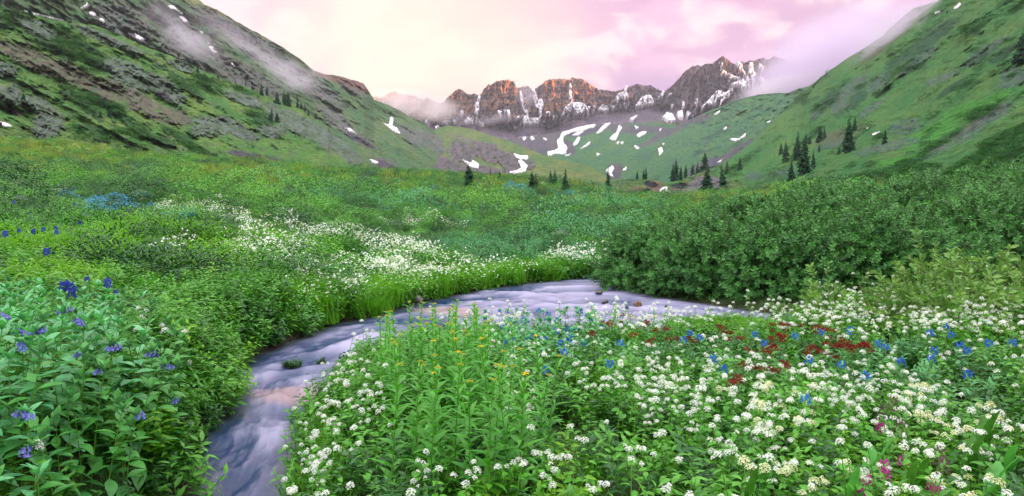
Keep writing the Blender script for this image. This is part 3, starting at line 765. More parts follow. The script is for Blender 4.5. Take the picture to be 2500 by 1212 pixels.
patch_on(K, 'waterfall', [cw([(722, 300), (765, 268), (815, 262), (812, 300), (835, 318), (862, 330), (905, 350), (900, 362), (850, 358), (812, 345), (818, 310), (790, 300), (775, 282), (762, 312), (730, 316)]),
    cw([(525, 345), (580, 340), (650, 350), (660, 362), (600, 368), (560, 365)]), cw([(745, 325), (790, 332), (775, 338)])], white_m, .35,
    label='small white waterfall tumbling past brown rocks at the end of the meadow', cat='waterfall')

# ---- stones
def rock_mesh(seed, sx=1, sy=1, sz=.6, cuts=9, rough=.28):
    rg = np.random.default_rng(seed)
    n = 16; m = 26
    ph = np.linspace(0, np.pi, n)[:, None]; la = np.linspace(0, 2 * np.pi, m, endpoint=False)[None]
    P = np.stack((np.sin(ph) * np.cos(la), np.sin(ph) * np.sin(la), np.cos(ph) + 0 * la), -1)
    for _ in range(cuts):
        d = rg.normal(size=3); d /= np.linalg.norm(d)
        h = rg.uniform(.55, .85)
        s = P @ d
        P = P - np.maximum(s - h, 0)[..., None] * d
    P = P * (1 + rough * .35 * fbm(P[..., 0] * 2 + seed, P[..., 1] * 2, P[..., 2] * 2, 4))[..., None]
    P = P * np.array((sx, sy, sz))
    i = np.arange(n - 1)[:, None] * m + np.arange(m)[None]; i2 = np.arange(n - 1)[:, None] * m + (np.arange(m)[None] + 1) % m
    F_ = np.stack((i, i + m, i2 + m, i2), -1).reshape(-1, 4)
    return mk_mesh('rock', P.reshape(-1, 3), F_, False)
def ray_plane(u, v, z):
    """point where the line of sight through (u, v) meets height z"""
    d = at(u, v, 10.0) - np.array((0, 0, EYE))
    k = (z - EYE) / d[2]
    return d * k + np.array((0, 0, EYE))
def ray_ground(u, v, h=0.0, y0=1.5, y1=260):
    """first point where the line of sight through (u, v) comes down to h above the ground"""
    y = np.exp(np.linspace(math.log(y0), math.log(y1), 900))
    P = at(u, v, y)
    s = P[:, 2] - ground_z(P[:, 0], P[:, 1]) - h
    k = np.argmax(s < 0)
    if s[k] >= 0: return None
    return P[k]
wet = plain_mat('mat_wet_rock', (.045, .045, .05), .28, .3, 9, .6, .4)
brownrock = plain_mat('mat_brown_rock', (.20, .115, .06), .4, .4, 9, .5, .4)
palerock = plain_mat('mat_pale_rock', (.30, .29, .29), .85, .25, 5, .3, .6)
greyrock = plain_mat('mat_grey_rock', (.13, .14, .16), .8, .3, 1.5, .3, .6)
for (u, v, w, hh, mt, lab) in [
    (1462, 717, 46, 10, wet, 'low dark stone at the left corner of the willows, farthest upstream in the rapids'),
    (1478, 740, 30, 12, wet, 'dark wet stone in the rapids just left of the orange brown stone'),
    (1557, 747, 34, 16, brownrock, 'orange brown stone breaking the white water'),
    (1626, 752, 20, 14, wet, 'small round black stone in the rapids right of the orange brown one'),
    (1828, 777, 18, 16, wet, 'dark stone beside the green islet under the willow bushes'),
    (1873, 782, 12, 9, wet, 'smallest dark stone near the right end of the visible water'),
    (1530, 752, 16, 10, wet, 'small dark stone touching the orange brown stone on its left')]:
    P = ray_plane(u, v, .16)
    r = w / 1250 * TH * P[1] / 2 * .8
    o = link('rock', rock_mesh(int(u), r, r * .8, r * hh / w * 1.7), mt, loc=(P[0], P[1], float(water_z(P[0], P[1])) + r * hh / w * .5), label=lab, cat='rock')
    o.rotation_euler.z = u
for (u, v, w, hh, mt, lab) in [
    (1523, 575, 42, 16, palerock, 'pale flat boulder in the green meadow above the left end of the willows'),
    (735, 738, 36, 16, greyrock, 'grey stone on the far bank hidden in grass where the stream bends'),
    (1022, 735, 26, 9, palerock, 'pale slab lying at the water edge on the far bank'),
    (985, 738, 26, 14, greyrock, 'dark grey stone beside the pale slab on the far bank'),
    (146, 349, 28, 11, greyrock, 'blue grey boulder at the foot of the crags on the left'),
    (1617, 498, 12, 7, palerock, 'small pale rock in the meadow just below the waterfall')]:
    P = ray_ground(u, v, .05 if v > 600 else .25)
    if P is None: continue
    r = w / 1250 * TH * P[1] / 2
    o = link('rock', rock_mesh(int(u), r, r * .8, r * hh / w * 2.4), mt, loc=(P[0], P[1], float(ground_z(P[0], P[1])) + r * hh / w * .9), label=lab, cat='rock')
    o.rotation_euler.z = u * .37

# ================================================================== PLANTS
class MB:
    """collects geometry for one mesh"""
    def __init__(s): s.V, s.F4, s.F3, s.n = [], [], [], 0
    def add(s, V, F4=None, F3=None, M=None):
        V = np.asarray(V, float).reshape(-1, 3)
        if M is not None:
            M = np.array(M); V = V @ M[:3, :3].T + M[:3, 3]
        if F4 is not None and len(F4): s.F4.append(np.asarray(F4) + s.n)
        if F3 is not None and len(F3): s.F3.append(np.asarray(F3) + s.n)
        s.V.append(V); s.n += len(V)
    def data(s):
        return np.concatenate(s.V), (np.concatenate(s.F4) if s.F4 else np.zeros((0, 4), int)), (np.concatenate(s.F3) if s.F3 else np.zeros((0, 3), int))
    def mesh(s, name, smooth=False):
        V, a, b = s.data()
        return mk_mesh(name, V, [a, b], smooth)
def leaf_geo(L=1., W=.35, fold=.25, droop=.3, prof=(.12, .7, 1., .85, .45, .0), wave=0.0, sides=1):
    """a leaf along +x with its face up (+z), folded along the midrib and bending down"""
    n = len(prof); V = []
    for i, w in enumerate(prof):
        t = i / (n - 1)
        ang = droop * t
        x = L * (t - .16 * ang * ang * t); z = -L * ang * t * .5
        hw = W * L * w * .5
        dz = hw * fold + wave * L * math.sin(i * 2.3) * .05
        V += [(x, -hw, z + dz), (x, 0, z), (x, hw, z + dz * .9)]
    F = []
    for i in range(n - 1):
        a = i * 3
        F += [(a, a + 3, a + 4, a + 1), (a + 1, a + 4, a + 5, a + 2)]
    return np.array(V), np.array(F)
def tube_geo(pts, r0, r1, k=5):
    pts = np.array(pts, float); n = len(pts); V = []
    for i, p in enumerate(pts):
        d = pts[min(i + 1, n - 1)] - pts[max(i - 1, 0)]; d /= np.linalg.norm(d) + 1e-9
        a = np.cross(d, (.3, 1, .1)); a /= np.linalg.norm(a); b = np.cross(d, a)
        r = r0 + (r1 - r0) * i / (n - 1)
        for j in range(k):
            th_ = 2 * math.pi * j / k
            V.append(p + r * (math.cos(th_) * a + math.sin(th_) * b))
    F = []
    for i in range(n - 1):
        for j in range(k):
            F.append((i * k + j, i * k + (j + 1) % k, (i + 1) * k + (j + 1) % k, (i + 1) * k + j))
    return np.array(V), np.array(F)
def MX(loc=(0, 0, 0), rz=0., ry=0., rx=0., s=1.):
    """scale, roll about x, then tilt up by ry, then turn by rz, then move"""
    return Matrix.Translation(loc) @ Euler((rx, -ry, rz), 'XYZ').to_matrix().to_4x4() @ Matrix.Diagonal((s, s, s, 1))
rnd = random.Random(5)
U = rnd.uniform

# ---- foliage materials
M_stem = leaf_mat('mat_stem', (0.105, 0.296, 0.029), (0.163, 0.374, 0.042), .1, .1)
M_bluel = leaf_mat('mat_bluebell_leaf', (0.048, 0.234, 0.058), (0.099, 0.390, 0.062), .2, .28, .42, .4, backc=(.10, .25, .14))
M_teal = leaf_mat('mat_teal_leaf', (0.070, 0.312, 0.128), (0.152, 0.499, 0.198), .2, .25, .4, .45)
M_sen = leaf_mat('mat_ragwort_leaf', (0.064, 0.296, 0.033), (0.116, 0.421, 0.049), .2, .30)
M_white_l = leaf_mat('mat_cress_leaf', (0.052, 0.250, 0.020), (0.112, 0.406, 0.031), .25, .30)
M_herb = leaf_mat('mat_herb_leaf', (0.037, 0.175, 0.020), (0.115, 0.373, 0.037), .25, .25)
M_herb_y = leaf_mat('mat_yellow_green_leaf', (0.099, 0.312, 0.019), (0.198, 0.452, 0.029), .25, .35)
M_herb_t = leaf_mat('mat_blue_green_leaf', (0.041, 0.186, 0.058), (0.120, 0.373, 0.129), .25, .22)
M_dark = leaf_mat('mat_dark_leaf', (0.015, 0.080, 0.019), (0.037, 0.150, 0.032), .25, .12)
M_grass = leaf_mat('mat_grass', (0.087, 0.296, 0.015), (0.152, 0.406, 0.025), .2, .35)
M_dry = leaf_mat('mat_dry_grass', (0.198, 0.312, 0.042), (0.303, 0.374, 0.066), .2, .3)
M_broad = leaf_mat('mat_broad_leaf', (0.064, 0.296, 0.070), (0.116, 0.421, 0.082), .15, .3, .42, .4)
M_broad2 = leaf_mat('mat_broad_leaf_bright', (.045, .17, .025), (.08, .25, .035), .3, .25)
M_willow = leaf_mat('mat_willow_leaf', (0.023, 0.120, 0.024), (0.102, 0.330, 0.068), .3, .18, .5, .4, backc=(.10, .24, .09))
M_willow_y = leaf_mat('mat_young_willow_leaf', (.075, .22, .035), (.20, .38, .07), .25, .25, .45, .4, backc=(.16, .30, .10))
M_bark = plain_mat('mat_bark', (.10, .065, .05), .85, .3, 20)
M_redbark = plain_mat('mat_red_twig', (.13, .055, .035), .7, .3, 20)
M_conif = leaf_mat('mat_needles', (0.013, 0.060, 0.030), (0.023, 0.086, 0.038), .25, .08, .7, .2)
M_scrub = leaf_mat('mat_scrub', (0.019, 0.094, 0.020), (0.039, 0.144, 0.027), .3, .1, .8, .15)
M_far_g = leaf_mat('mat_shrub_green', (.045, .20, .022), (.14, .42, .050), .14, .15)
M_far_y = leaf_mat('mat_shrub_yellow', (0.066, 0.240, 0.021), (0.164, 0.420, 0.043), .14, .2)
M_far_t = leaf_mat('mat_shrub_blue_green', (.040, .20, .060), (.11, .38, .15), .14, .15)
M_far_d = leaf_mat('mat_shrub_dark', (0.011, 0.060, 0.014), (0.033, 0.150, 0.030), .3, .1)
def petal(name, c, c2=None, tr=.25):
    return leaf_mat(name, c, c2 or c, .06, tr, .6, .2)
M_wh = petal('mat_white_petal', (.80, .84, .88), (.90, .92, .94))
M_cream = petal('mat_cream_petal', (.72, .74, .45), (.85, .85, .62))
M_yel = petal('mat_yellow_petal', (.75, .60, .02), (.80, .52, .01))
M_bud = petal('mat_yellow_bud', (.42, .42, .04), (.5, .45, .05))
M_bell = petal('mat_bell', (.16, .22, .72), (.30, .28, .78))
M_bellb = petal('mat_bell_deep', (.03, .13, .70), (.06, .22, .80))
M_del = petal('mat_larkspur', (.03, .045, .42), (.07, .11, .62))
M_azure = petal('mat_azure', (.06, .24, .42), (.10, .36, .50))
M_red = petal('mat_dark_red', (.13, .010, .009), (.24, .02, .018))
M_mag = petal('mat_magenta', (.55, .02, .42), (.70, .04, .50))
M_purp = petal('mat_dusky_purple', (.13, .07, .13), (.22, .13, .16))

# ---- flowers
def petal_disc(mb, c, d, r, np_=4, w=.75, cup=.25):
    """a small open flower of np_ petals at c facing d"""
    d = Vector(d).normalized(); a = d.orthogonal().normalized(); b = d.cross(a); c = Vector(c)
    rot = U(0, 6.3)
    for k in range(np_):
        th_ = rot + 2 * math.pi * k / np_
        e = a * math.cos(th_) + b * math.sin(th_); s_ = -a * math.sin(th_) + b * math.cos(th_)
        V = [c, c + e * r * .6 - s_ * r * w * .5 + d * r * cup * .5, c + e * r + d * r * cup, c + e * r * .6 + s_ * r * w * .5 + d * r * cup * .5]
        mb.add(V, F4=[(0, 1, 2, 3)])
def cress_head(r=.022, n=26, fl=.0062, flat=.55, seed=0):
    """domed cluster of tiny four-petalled flowers"""
    mb = MB()
    for i in range(n):
        ph = math.acos(1 - (i + .5) / n * 1.25); th_ = i * 2.4
        d = Vector((math.sin(ph) * math.cos(th_), math.sin(ph) * math.sin(th_), math.cos(ph)))
        rr = r * U(.75, 1.12)
        p = Vector((d.x * rr, d.y * rr, d.z * rr * flat))
        petal_disc(mb, p, (d.x * .8 + U(-.3, .3), d.y * .8 + U(-.3, .3), d.z + .4), fl * U(.85, 1.25))
    return mb
def bell_cluster(mb, n=5, L=.017, w=.008):
    for i in range(n):
        th_ = U(0, 6.3); rr = U(.004, .018)
        top = Vector((math.cos(th_) * rr, math.sin(th_) * rr, U(-.01, .006)))
        out_ = Vector((math.cos(th_) * .5, math.sin(th_) * .5, -1)).normalized()
        a = out_.orthogonal().normalized(); b = out_.cross(a); V = []
        for (t, rd) in ((0, .25), (.45, .45), (.75, .7), (1, 1.25)):
            for k in range(6):
                q_ = 2 * math.pi * k / 6
                V.append(top + out_ * L * t + (a * math.cos(q_) + b * math.sin(q_)) * w * .5 * rd)
        F = [(i_ * 6 + j, i_ * 6 + (j + 1) % 6, i_ * 6 + 6 + (j + 1) % 6, i_ * 6 + 6 + j) for i_ in range(3) for j in range(6)]
        mb.add(V, F4=F)

# A recipe is a list of (part name, mesh, material, matrix); it can be stood up as a thing with parts or baked into one mesh for mass planting
def to_data(me):
    n = len(me.vertices); V = np.zeros(n * 3, np.float32); me.vertices.foreach_get('co', V)
    nl = len(me.loops); lv = np.zeros(nl, np.int32); me.loops.foreach_get('vertex_index', lv)
    npg = len(me.polygons); ls = np.zeros(npg, np.int32); lt = np.zeros(npg, np.int32)
    me.polygons.foreach_get('loop_start', ls); me.polygons.foreach_get('loop_total', lt)
    q4 = ls[lt == 4][:, None] + np.arange(4); q3 = ls[lt == 3][:, None] + np.arange(3)
    return V.reshape(-1, 3), lv[q4], lv[q3]
STORE = bpy.data.collections.new('plant_kinds')       # never linked: holds the forms that mass plantings instance
def bake(name, recipe, smooth=False):
    mats = []; V, F4, F3, I4, I3, n = [], [], [], [], [], 0
    for part, me, mat, M in recipe:
        if mat not in mats: mats.append(mat)
        k = mats.index(mat)
        v_, a, b = to_data(me)
        M = np.array(M)
        V.append(v_ @ M[:3, :3].T + M[:3, 3]); F4.append(a + n); F3.append(b + n); I4.append(np.full(len(a), k)); I3.append(np.full(len(b), k)); n += len(v_)
    me = mk_mesh(name, np.concatenate(V), [np.concatenate(F4), np.concatenate(F3)], smooth)
    for m in mats: me.materials.append(m)
    me.polygons.foreach_set('material_index', np.concatenate(I4 + I3).astype(np.int32))
    o = bpy.data.objects.new(name, me); return o
def collection_of(name, objs):
    c = bpy.data.collections.new(name)
    for i, o in enumerate(objs):
        c.objects.link(o)
    return c

def set_mats(recipe):
    for part, me, mat, M in recipe:
        if not me.materials: me.materials.append(mat)
    return recipe
def stand(name, recipe, loc, rz=0., s=1., lean=(0, 0), label=None, cat=None, group=None, stuff=()):
    """one plant: an empty at its foot with its parts as children"""
    e = bpy.data.objects.new(name, None); COL.objects.link(e)
    e.empty_display_size = .05
    e.location = loc; e.rotation_euler = (lean[0], lean[1], rz); e.scale = (s, s, s)
    e['label'] = label; e['category'] = cat
    if group: e['group'] = group
    for part, me, mat, M in recipe:
        c = bpy.data.objects.new(part, me); COL.objects.link(c)
        c.parent = e; c.matrix_local = M
        if part in stuff: c['kind'] = 'stuff'
    return e
def vary(e, fn=None):
    pass

LEAF_BB = [mk_mesh('leaf', *leaf_geo(1, w, fo, dr, (.10, .62, 1., .92, .55, .0)), smooth=True) for (w, fo, dr) in ((.46, .30, .5), (.50, .18, .9), (.40, .45, .2))]
LEAF_BT = [m.copy() for m in LEAF_BB]
LEAF_NARROW = [mk_mesh('leaf', *leaf_geo(1, w, .35, dr, (.30, 1., .85, .6, .3, .0)), smooth=True) for (w, dr) in ((.31, .6), (.34, 1.0), (.28, .2))]
LEAF_BROAD = [mk_mesh('leaf', *leaf_geo(1, w, fo, dr, (.28, .62, .92, 1., .98, .86, .60, .18)), smooth=True) for (w, fo, dr) in ((.34, .30, .25), (.30, .55, .1), (.38, .2, .5))]
def stem_mesh(H, bend, r0=.004, r1=.002, k=5, n=6):
    pts = [(bend[0] * (i / n) ** 2 * H, bend[1] * (i / n) ** 2 * H, H * i / n) for i in range(n + 1)]
    V, F = tube_geo(pts, r0, r1, k)
    return mk_mesh('stem', V, F, True), pts

def bluebell(H=.8, nl=15, bells=0, seed=0, teal=False):
    rnd.seed(seed)
    bend = (U(-.15, .15), U(-.15, .15))
    st, pts = stem_mesh(H, bend, .0045, .0025)
    rec = [('stem', st, M_stem, Matrix.Identity(4))]
    lm = M_teal if teal else M_bluel
    LV = LEAF_BT if teal else LEAF_BB
    for i in range(nl):
        t = .18 + .82 * (i / (nl - 1)) ** .9
        z = H * t; x, y = bend[0] * t * t * H, bend[1] * t * t * H
        L_ = (.205 - .10 * t) * U(.8, 1.15)
        up = -.10 + 1.05 * t ** 3 + U(-.15, .15)
        rec.append(('leaf', rnd.choice(LV), lm, MX((x, y, z), i * 2.4 + U(-.3, .3), up, U(-.25, .25), L_)))
    for b in range(5):                                # tuft of small upright leaves at the tip
        rec.append(('leaf', LV[2], M_teal if rnd.random() < .0 else lm, MX((bend[0] * H, bend[1] * H, H * .985), b * 1.257 + U(-.3, .3), U(.7, 1.25), U(-.2, .2), U(.065, .11))))
    for b in range(bells):
        mb = MB(); bell_cluster(mb, rnd.randint(5, 8), .030, .016)
        th_ = U(0, 6.3)
        me = mb.mesh('flower_cluster')
        rec.append(('flower_cluster', me, M_bell, MX((bend[0] * H + math.cos(th_) * .04, bend[1] * H + math.sin(th_) * .04, H * U(.99, 1.03)), th_)))
    return set_mats(rec)
BB_PLAIN = [bluebell(U(.62, .85), rnd.randint(13, 16), 0, 100 + i) for i in range(5)]
BB_BELL = [bluebell(U(.72, .85), 14, rnd.randint(1, 3), 130 + i) for i in range(3)]
BT_PLAIN = [bluebell(U(.62, .8), 13, 0, 150 + i, True) for i in range(2)]
BT_BELL = [bluebell(U(.72, .8), 13, 2, 160 + i, True) for i in range(2)]

def small_leaves(mb, pts_fn, H, n, L0, L1, wmesh, t0=.05, t1=.9):
    for i in range(n):
        t = t0 + (t1 - t0) * i / max(1, n - 1)
        p = pts_fn(t)
        V, F = wmesh
        mb.add(V, F4=F, M=MX(p, i * 2.4 + U(-.5, .5), U(-.1, .7), U(-.4, .4), U(L0, L1) * (1.25 - .7 * t)))
CL_ = leaf_geo(1, .62, .2, .7, (.15, .8, 1., .8, .45, 0))
CLs = leaf_geo(1, .60, .2, .7, (.2, 1., .75, 0))
HL = leaf_geo(1, .34, .3, .6, (.15, .9, .95, .5, 0))
HLs = leaf_geo(1, .36, .3, .5, (.2, 1., .6, 0))
def cress(seed, H=.45, stems=2, cream=False, detail=1):
    rnd.seed(seed)
    rec = []; fol = MB(); stm = MB(); heads = []
    for s_ in range(stems):
        a = U(0, 6.3); sp = U(.02, .22)
        h = H * U(.8, 1.08)
        fn = lambda t, a=a, sp=sp, h=h: (math.cos(a) * sp * t ** 1.5, math.sin(a) * sp * t ** 1.5, h * t)
        V, F = tube_geo([fn(i / 5) for i in range(6)], .0028, .0016, 4); stm.add(V, F4=F)
        small_leaves(fol, fn, h, 9, .05, .085, CL_ if detail else CLs, .08, .86)
        heads.append((fn(1.0), h))
        # buds and side flowers a little below the head
        if rnd.random() < .55:
            t = U(.78, .9); p0 = Vector(fn(t)); b = a + U(-2, 2)
            p1 = p0 + Vector((math.cos(b) * .045, math.sin(b) * .045, .05))
            V, F = tube_geo([p0, (p0 + p1) / 2 + Vector((0, 0, -.004)), p1], .0014, .001, 3); stm.add(V, F4=F)
            heads.append((tuple(p1), -1))
    rec.append(('stem', stm.mesh('stem', True), M_stem, Matrix.Identity(4)))
    rec.append(('foliage', fol.mesh('foliage', True), M_white_l, Matrix.Identity(4)))
    for (p, h) in heads:
        big = h > 0
        me = cress_head(.0215 if big else .013, 20 if big else 8, .0074, .95).mesh('flower_head')
        rec.append(('flower_head', me, M_cream if (cream and rnd.random() < .6) else M_wh, MX(p, U(0, 6), U(-.35, .35), U(-.35, .35), U(.80, 1.28))))
    return set_mats(rec)
CRESS = [cress(200 + i, U(.40, .52), rnd.choice((1, 2, 2, 3))) for i in range(7)]
CRESS_C = [cress(220 + i, U(.40, .52), 2, True) for i in range(3)]

def ragwort(seed, H=.95, flower=1):
    rnd.seed(seed)
    bend = (U(-.08, .08), U(-.08, .08))
    st, pts = stem_mesh(H, bend, .005, .003)
    rec = [('stem', st, M_stem, Matrix.Identity(4))]
    nl = 32
    for i in range(nl):
        t = .12 + .86 * i / (nl - 1)
        L_ = (.215 - .12 * t) * U(.85, 1.12)
        rec.append(('leaf', rnd.choice(LEAF_NARROW), M_sen, MX((bend[0] * t * t * H, bend[1] * t * t * H, H * t), i * 2.4 + U(-.3, .3), .35 + .45 * t + U(-.15, .15), U(-.2, .2), L_)))
    mb = MB(); my = MB()
    for i in range(9):
        a = i * 2.4; r = .018 * math.sqrt(i / 8)
        c = Vector((r * math.cos(a), r * math.sin(a), .012 - r * .3))
        petal_disc(mb, c, (r * 30 * math.cos(a), r * 30 * math.sin(a), 1), .008, 5, .9, 1.2)
        if flower and i % 2 == 0: petal_disc(my, c + Vector((0, 0, .007)), (math.cos(a), math.sin(a), 2), .010, 8, .5, .2)
    rec.append(('bud_cluster', mb.mesh('bud_cluster'), M_bud, MX((bend[0] * H, bend[1] * H, H))))
    if flower: rec.append(('flower', my.mesh('flower'), M_yel, MX((bend[0] * H, bend[1] * H, H * 1.0))))
    return set_mats(rec)
RAG_F = [ragwort(300 + i, U(.85, .95), 1) for i in range(2)]
RAG_B = [ragwort(310 + i, U(.85, 1.0), 0) for i in range(3)]

def kingscrown(seed):
    rnd.seed(seed)
    H = U(.26, .34)
    st = MB(); fol = MB(); heads = []
    for s_ in range(2):
        a = U(0, 6.3); sp = U(.02, .07)
        fn = lambda t: (math.cos(a) * sp * t, math.sin(a) * sp * t, H * t)
        V, F = tube_geo([fn(i / 3) for i in range(4)], .003, .002, 4); st.add(V, F4=F)
        for i in range(14):
            t = .15 + .8 * i / 13
            fol.add(*HLs[:1], F4=HLs[1], M=MX(fn(t), i * 2.4, .5, 0, .035))
        hd = MB()
        for i in range(26):
            r = .025 * math.sqrt(i / 25); b = i * 2.4
            petal_disc(hd, (r * math.cos(b), r * math.sin(b), .014 - r * .5 + U(-.012, .014)), (r * 40 * math.cos(b) + U(-.8, .8), r * 40 * math.sin(b) + U(-.8, .8), .7), .0075, 4, .8, .8)
        heads.append((hd.mesh('flower_head'), MX(fn(1))))
    return set_mats([('stem', st.mesh('stem', True), M_stem, Matrix.Identity(4)), ('foliage', fol.mesh('foliage', True), M_herb_t, Matrix.Identity(4))] + [('flower_head', me, M_red, M) for me, M in heads])
KING = [kingscrown(320 + i) for i in range(3)]
def bluespike(seed, mat, H=.5, n=14, fl=.014, leafm=M_herb_t, dense=.10):
    """stem with leaves and a loose head of blue flowers"""
    rnd.seed(seed)
    fn = lambda t: (0.04 * t * t, 0, H * t)
    V, F = tube_geo([fn(i / 4) for i in range(5)], .0035, .002, 4)
    st = mk_mesh('stem', V, F, True); fol = MB(); hd = MB()
    for i in range(12):
        t = .1 + .85 * i / 11
        fol.add(HL[0], F4=HL[1], M=MX(fn(t), i * 2.4, .3 + .5 * t, U(-.3, .3), U(.09, .12) * (1.15 - .45 * t)))
    for i in range(n):
        t = i / (n - 1); a = i * 2.4; r = .028 * (1 - .45 * t)
        petal_disc(hd, (0.04 + r * math.cos(a), r * math.sin(a), H * (1 - dense) + H * dense * 1.6 * t), (math.cos(a), math.sin(a), -.1), fl * U(.8, 1.2), 5, .8, .5)
    return set_mats([('stem', st, M_stem, Matrix.Identity(4)), ('foliage', fol.mesh('foliage', True), leafm, Matrix.Identity(4)), ('flower_head', hd.mesh('flower_head'), mat, Matrix.Identity(4))])
BLUES = [bluespike(330 + i, M_bellb, .42, 9, .014, M_herb_t, .06) for i in range(3)]
LARK = [bluespike(340 + i, M_del, .75, 15, .016, M_herb, .045) for i in range(2)]
MAGS = [bluespike(350 + i, M_mag, .34, 16, .0105, M_herb, .085) for i in range(2)]
DUSK = [bluespike(355 + i, M_purp, .55, 26, .008, M_herb, .10) for i in range(2)]
AZUR = [bluespike(360, M_azure, .5, 12, .022)]

def broadleaf(seed, mat, H=.3):
    rnd.seed(seed)
    rec = []
    for i in range(rnd.randint(2, 3)):
        rec.append(('leaf', LEAF_BROAD[(seed + i) % 3], mat, MX((U(-.02, .02), U(-.02, .02), 0), U(0, 6.3), U(1.1, 1.4), U(-.4, .4), H * U(.8, 1.1))))
    return rec

# ---- forms for mass planting
def herb_clump(seed, mat, n=26, H=.4, L=.10, W=HL, spread=.16, stems=5, up=.3):
    rnd.seed(seed)
    fol = MB(); stm = MB()
    for s_ in range(stems):
        a = U(0, 6.3); sp = spread * math.sqrt(U(.02, 1)); h = H * U(.75, 1.05)
        fn = lambda t: (math.cos(a) * sp * (.35 + .65 * t), math.sin(a) * sp * (.35 + .65 * t), h * t)
        V, F = tube_geo([fn(i / 2) for i in range(3)], .003, .0015, 3); stm.add(V, F4=F)
        for i in range(n // stems * 2):
            t = .25 + .75 * i / (n // stems * 2 - 1)
            fol.add(W[0], F4=W[1], M=MX(fn(t), i * 2.4 + U(-.5, .5), up + U(-.3, .4), U(-.5, .5), L * U(.7, 1.15) * (1.15 - .35 * t)))
    return [('foliage', fol.mesh('foliage', True), mat, Matrix.Identity(4)), ('stem', stm.mesh('stem'), M_stem, Matrix.Identity(4))]
def mound(seed, mat, n=150, r=.55, H=.4, L=.09, W=HLs, hug=0.0):
    """low rounded cushion of leaves for the middle distance"""
    rnd.seed(seed)
    fol = MB()
    for i in range(n):
        ph = math.acos(1 - (i + .5) / n); th_ = i * 2.4
        rr = 1 + U(-.22, .12)
        if hug:
            d_ = (math.sin(ph) * math.cos(th_), math.sin(ph) * math.sin(th_), math.cos(ph))
            rr = 1 + U(-.10, .10) + .55 * float(pn(d_[0] * 2.1 + seed, d_[1] * 2.1, d_[2] * 2.1)) + .25 * float(pn(d_[0] * 4.7 + seed, d_[1] * 4.7, d_[2] * 4.7 + 9))
            rr = min(1.25, max(.72, rr))
        p = (math.sin(ph) * math.cos(th_) * r * rr, math.sin(ph) * math.sin(th_) * r * rr, math.cos(ph) * H * rr)
        fol.add(W[0], F4=W[1], M=MX(p, th_ + U(-1, 1), U(-.1, 1.0) - hug * .55 * ph, U(-.6, .6), L * U(.7, 1.3)))
    rec = [('foliage', fol.mesh('foliage', True), mat, Matrix.Identity(4))]
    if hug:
        core = MB()              # dark solid core added so gaps between the leaves read as shade
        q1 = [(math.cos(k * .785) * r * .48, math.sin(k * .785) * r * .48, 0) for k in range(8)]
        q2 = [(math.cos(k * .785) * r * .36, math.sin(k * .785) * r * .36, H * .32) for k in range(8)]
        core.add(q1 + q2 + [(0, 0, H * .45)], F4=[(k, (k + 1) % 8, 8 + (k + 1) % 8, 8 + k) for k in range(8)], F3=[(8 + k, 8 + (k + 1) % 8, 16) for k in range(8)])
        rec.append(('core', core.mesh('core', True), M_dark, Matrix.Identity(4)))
    return rec
def flower_mound(seed, mat, fm, n=16, r=.3, H=.4, fr=.022, leaves=40):
    """leafy clump topped by n flower heads, for the middle distance"""
    rec = mound(seed, mat, leaves, r, H * .85, .08)
    hd = MB()
    for i in range(n):
        a = U(0, 6.3); rr = r * math.sqrt(U(0, 1))
        c = (rr * math.cos(a), rr * math.sin(a), H * (1.02 - .35 * (rr / r) ** 2) + U(-.03, .05))
        for k in range(3):
            petal_disc(hd, (c[0] + U(-.6, .6) * fr, c[1] + U(-.6, .6) * fr, c[2] + U(-.4, .4) * fr), (U(-.6, .6), U(-.9, .3), 1), fr * .75, 4, .95, .1)
    rec.append(('flower_head', hd.mesh('flower_head'), fm, Matrix.Identity(4)))
    return rec
def grass_tuft(seed, mat, n=30, H=.35, r=.12, w=.006):
    rnd.seed(seed)
    mb = MB()
    for i in range(n):
        a = U(0, 6.3); rr = r * math.sqrt(U(0, 1)); b = U(0, 6.3); h = H * U(.6, 1.1); ln = U(.1, .5) * h
        x, y = rr * math.cos(a), rr * math.sin(a); px2, py2 = -math.sin(b) * w, math.cos(b) * w
        V = [(x - px2, y - py2, 0), (x + px2, y + py2, 0), (x + math.cos(b) * ln * .35 - px2 * .8, y + math.sin(b) * ln * .35 - py2 * .8, h * .6), (x + math.cos(b) * ln * .35 + px2 * .8, y + math.sin(b) * ln * .35 + py2 * .8, h * .6), (x + math.cos(b) * ln, y + math.sin(b) * ln, h)]
        mb.add(V, F4=[(0, 1, 3, 2)], F3=[(2, 3, 4)])
    return [('blades', mb.mesh('blades'), mat, Matrix.Identity(4))]
def sprig(seed, mat, n=13, Ls=.17, L=.075, W=None, bark=M_bark):
    """a twig with leaves, along +z"""
    rnd.seed(seed)
    W = W or leaf_geo(1, .46, .25, .5, (.25, 1., .85, 0))
    fol = MB()
    V, F = tube_geo([(0, 0, 0), (U(-.02, .02), U(-.02, .02), Ls * .5), (U(-.04, .04), U(-.04, .04), Ls)], .0035, .0015, 3)
    tw = mk_mesh('twig', V, F)
    for i in range(n):
        t = .15 + .85 * i / (n - 1)
        fol.add(W[0], F4=W[1], M=MX((0, 0, Ls * t), i * 2.4 + U(-.4, .4), .45 + .6 * t + U(-.3, .3), U(-.4, .4), L * U(.75, 1.2)))
    return [('foliage', fol.mesh('foliage', True), mat, Matrix.Identity(4)), ('twig', tw, bark, Matrix.Identity(4))]

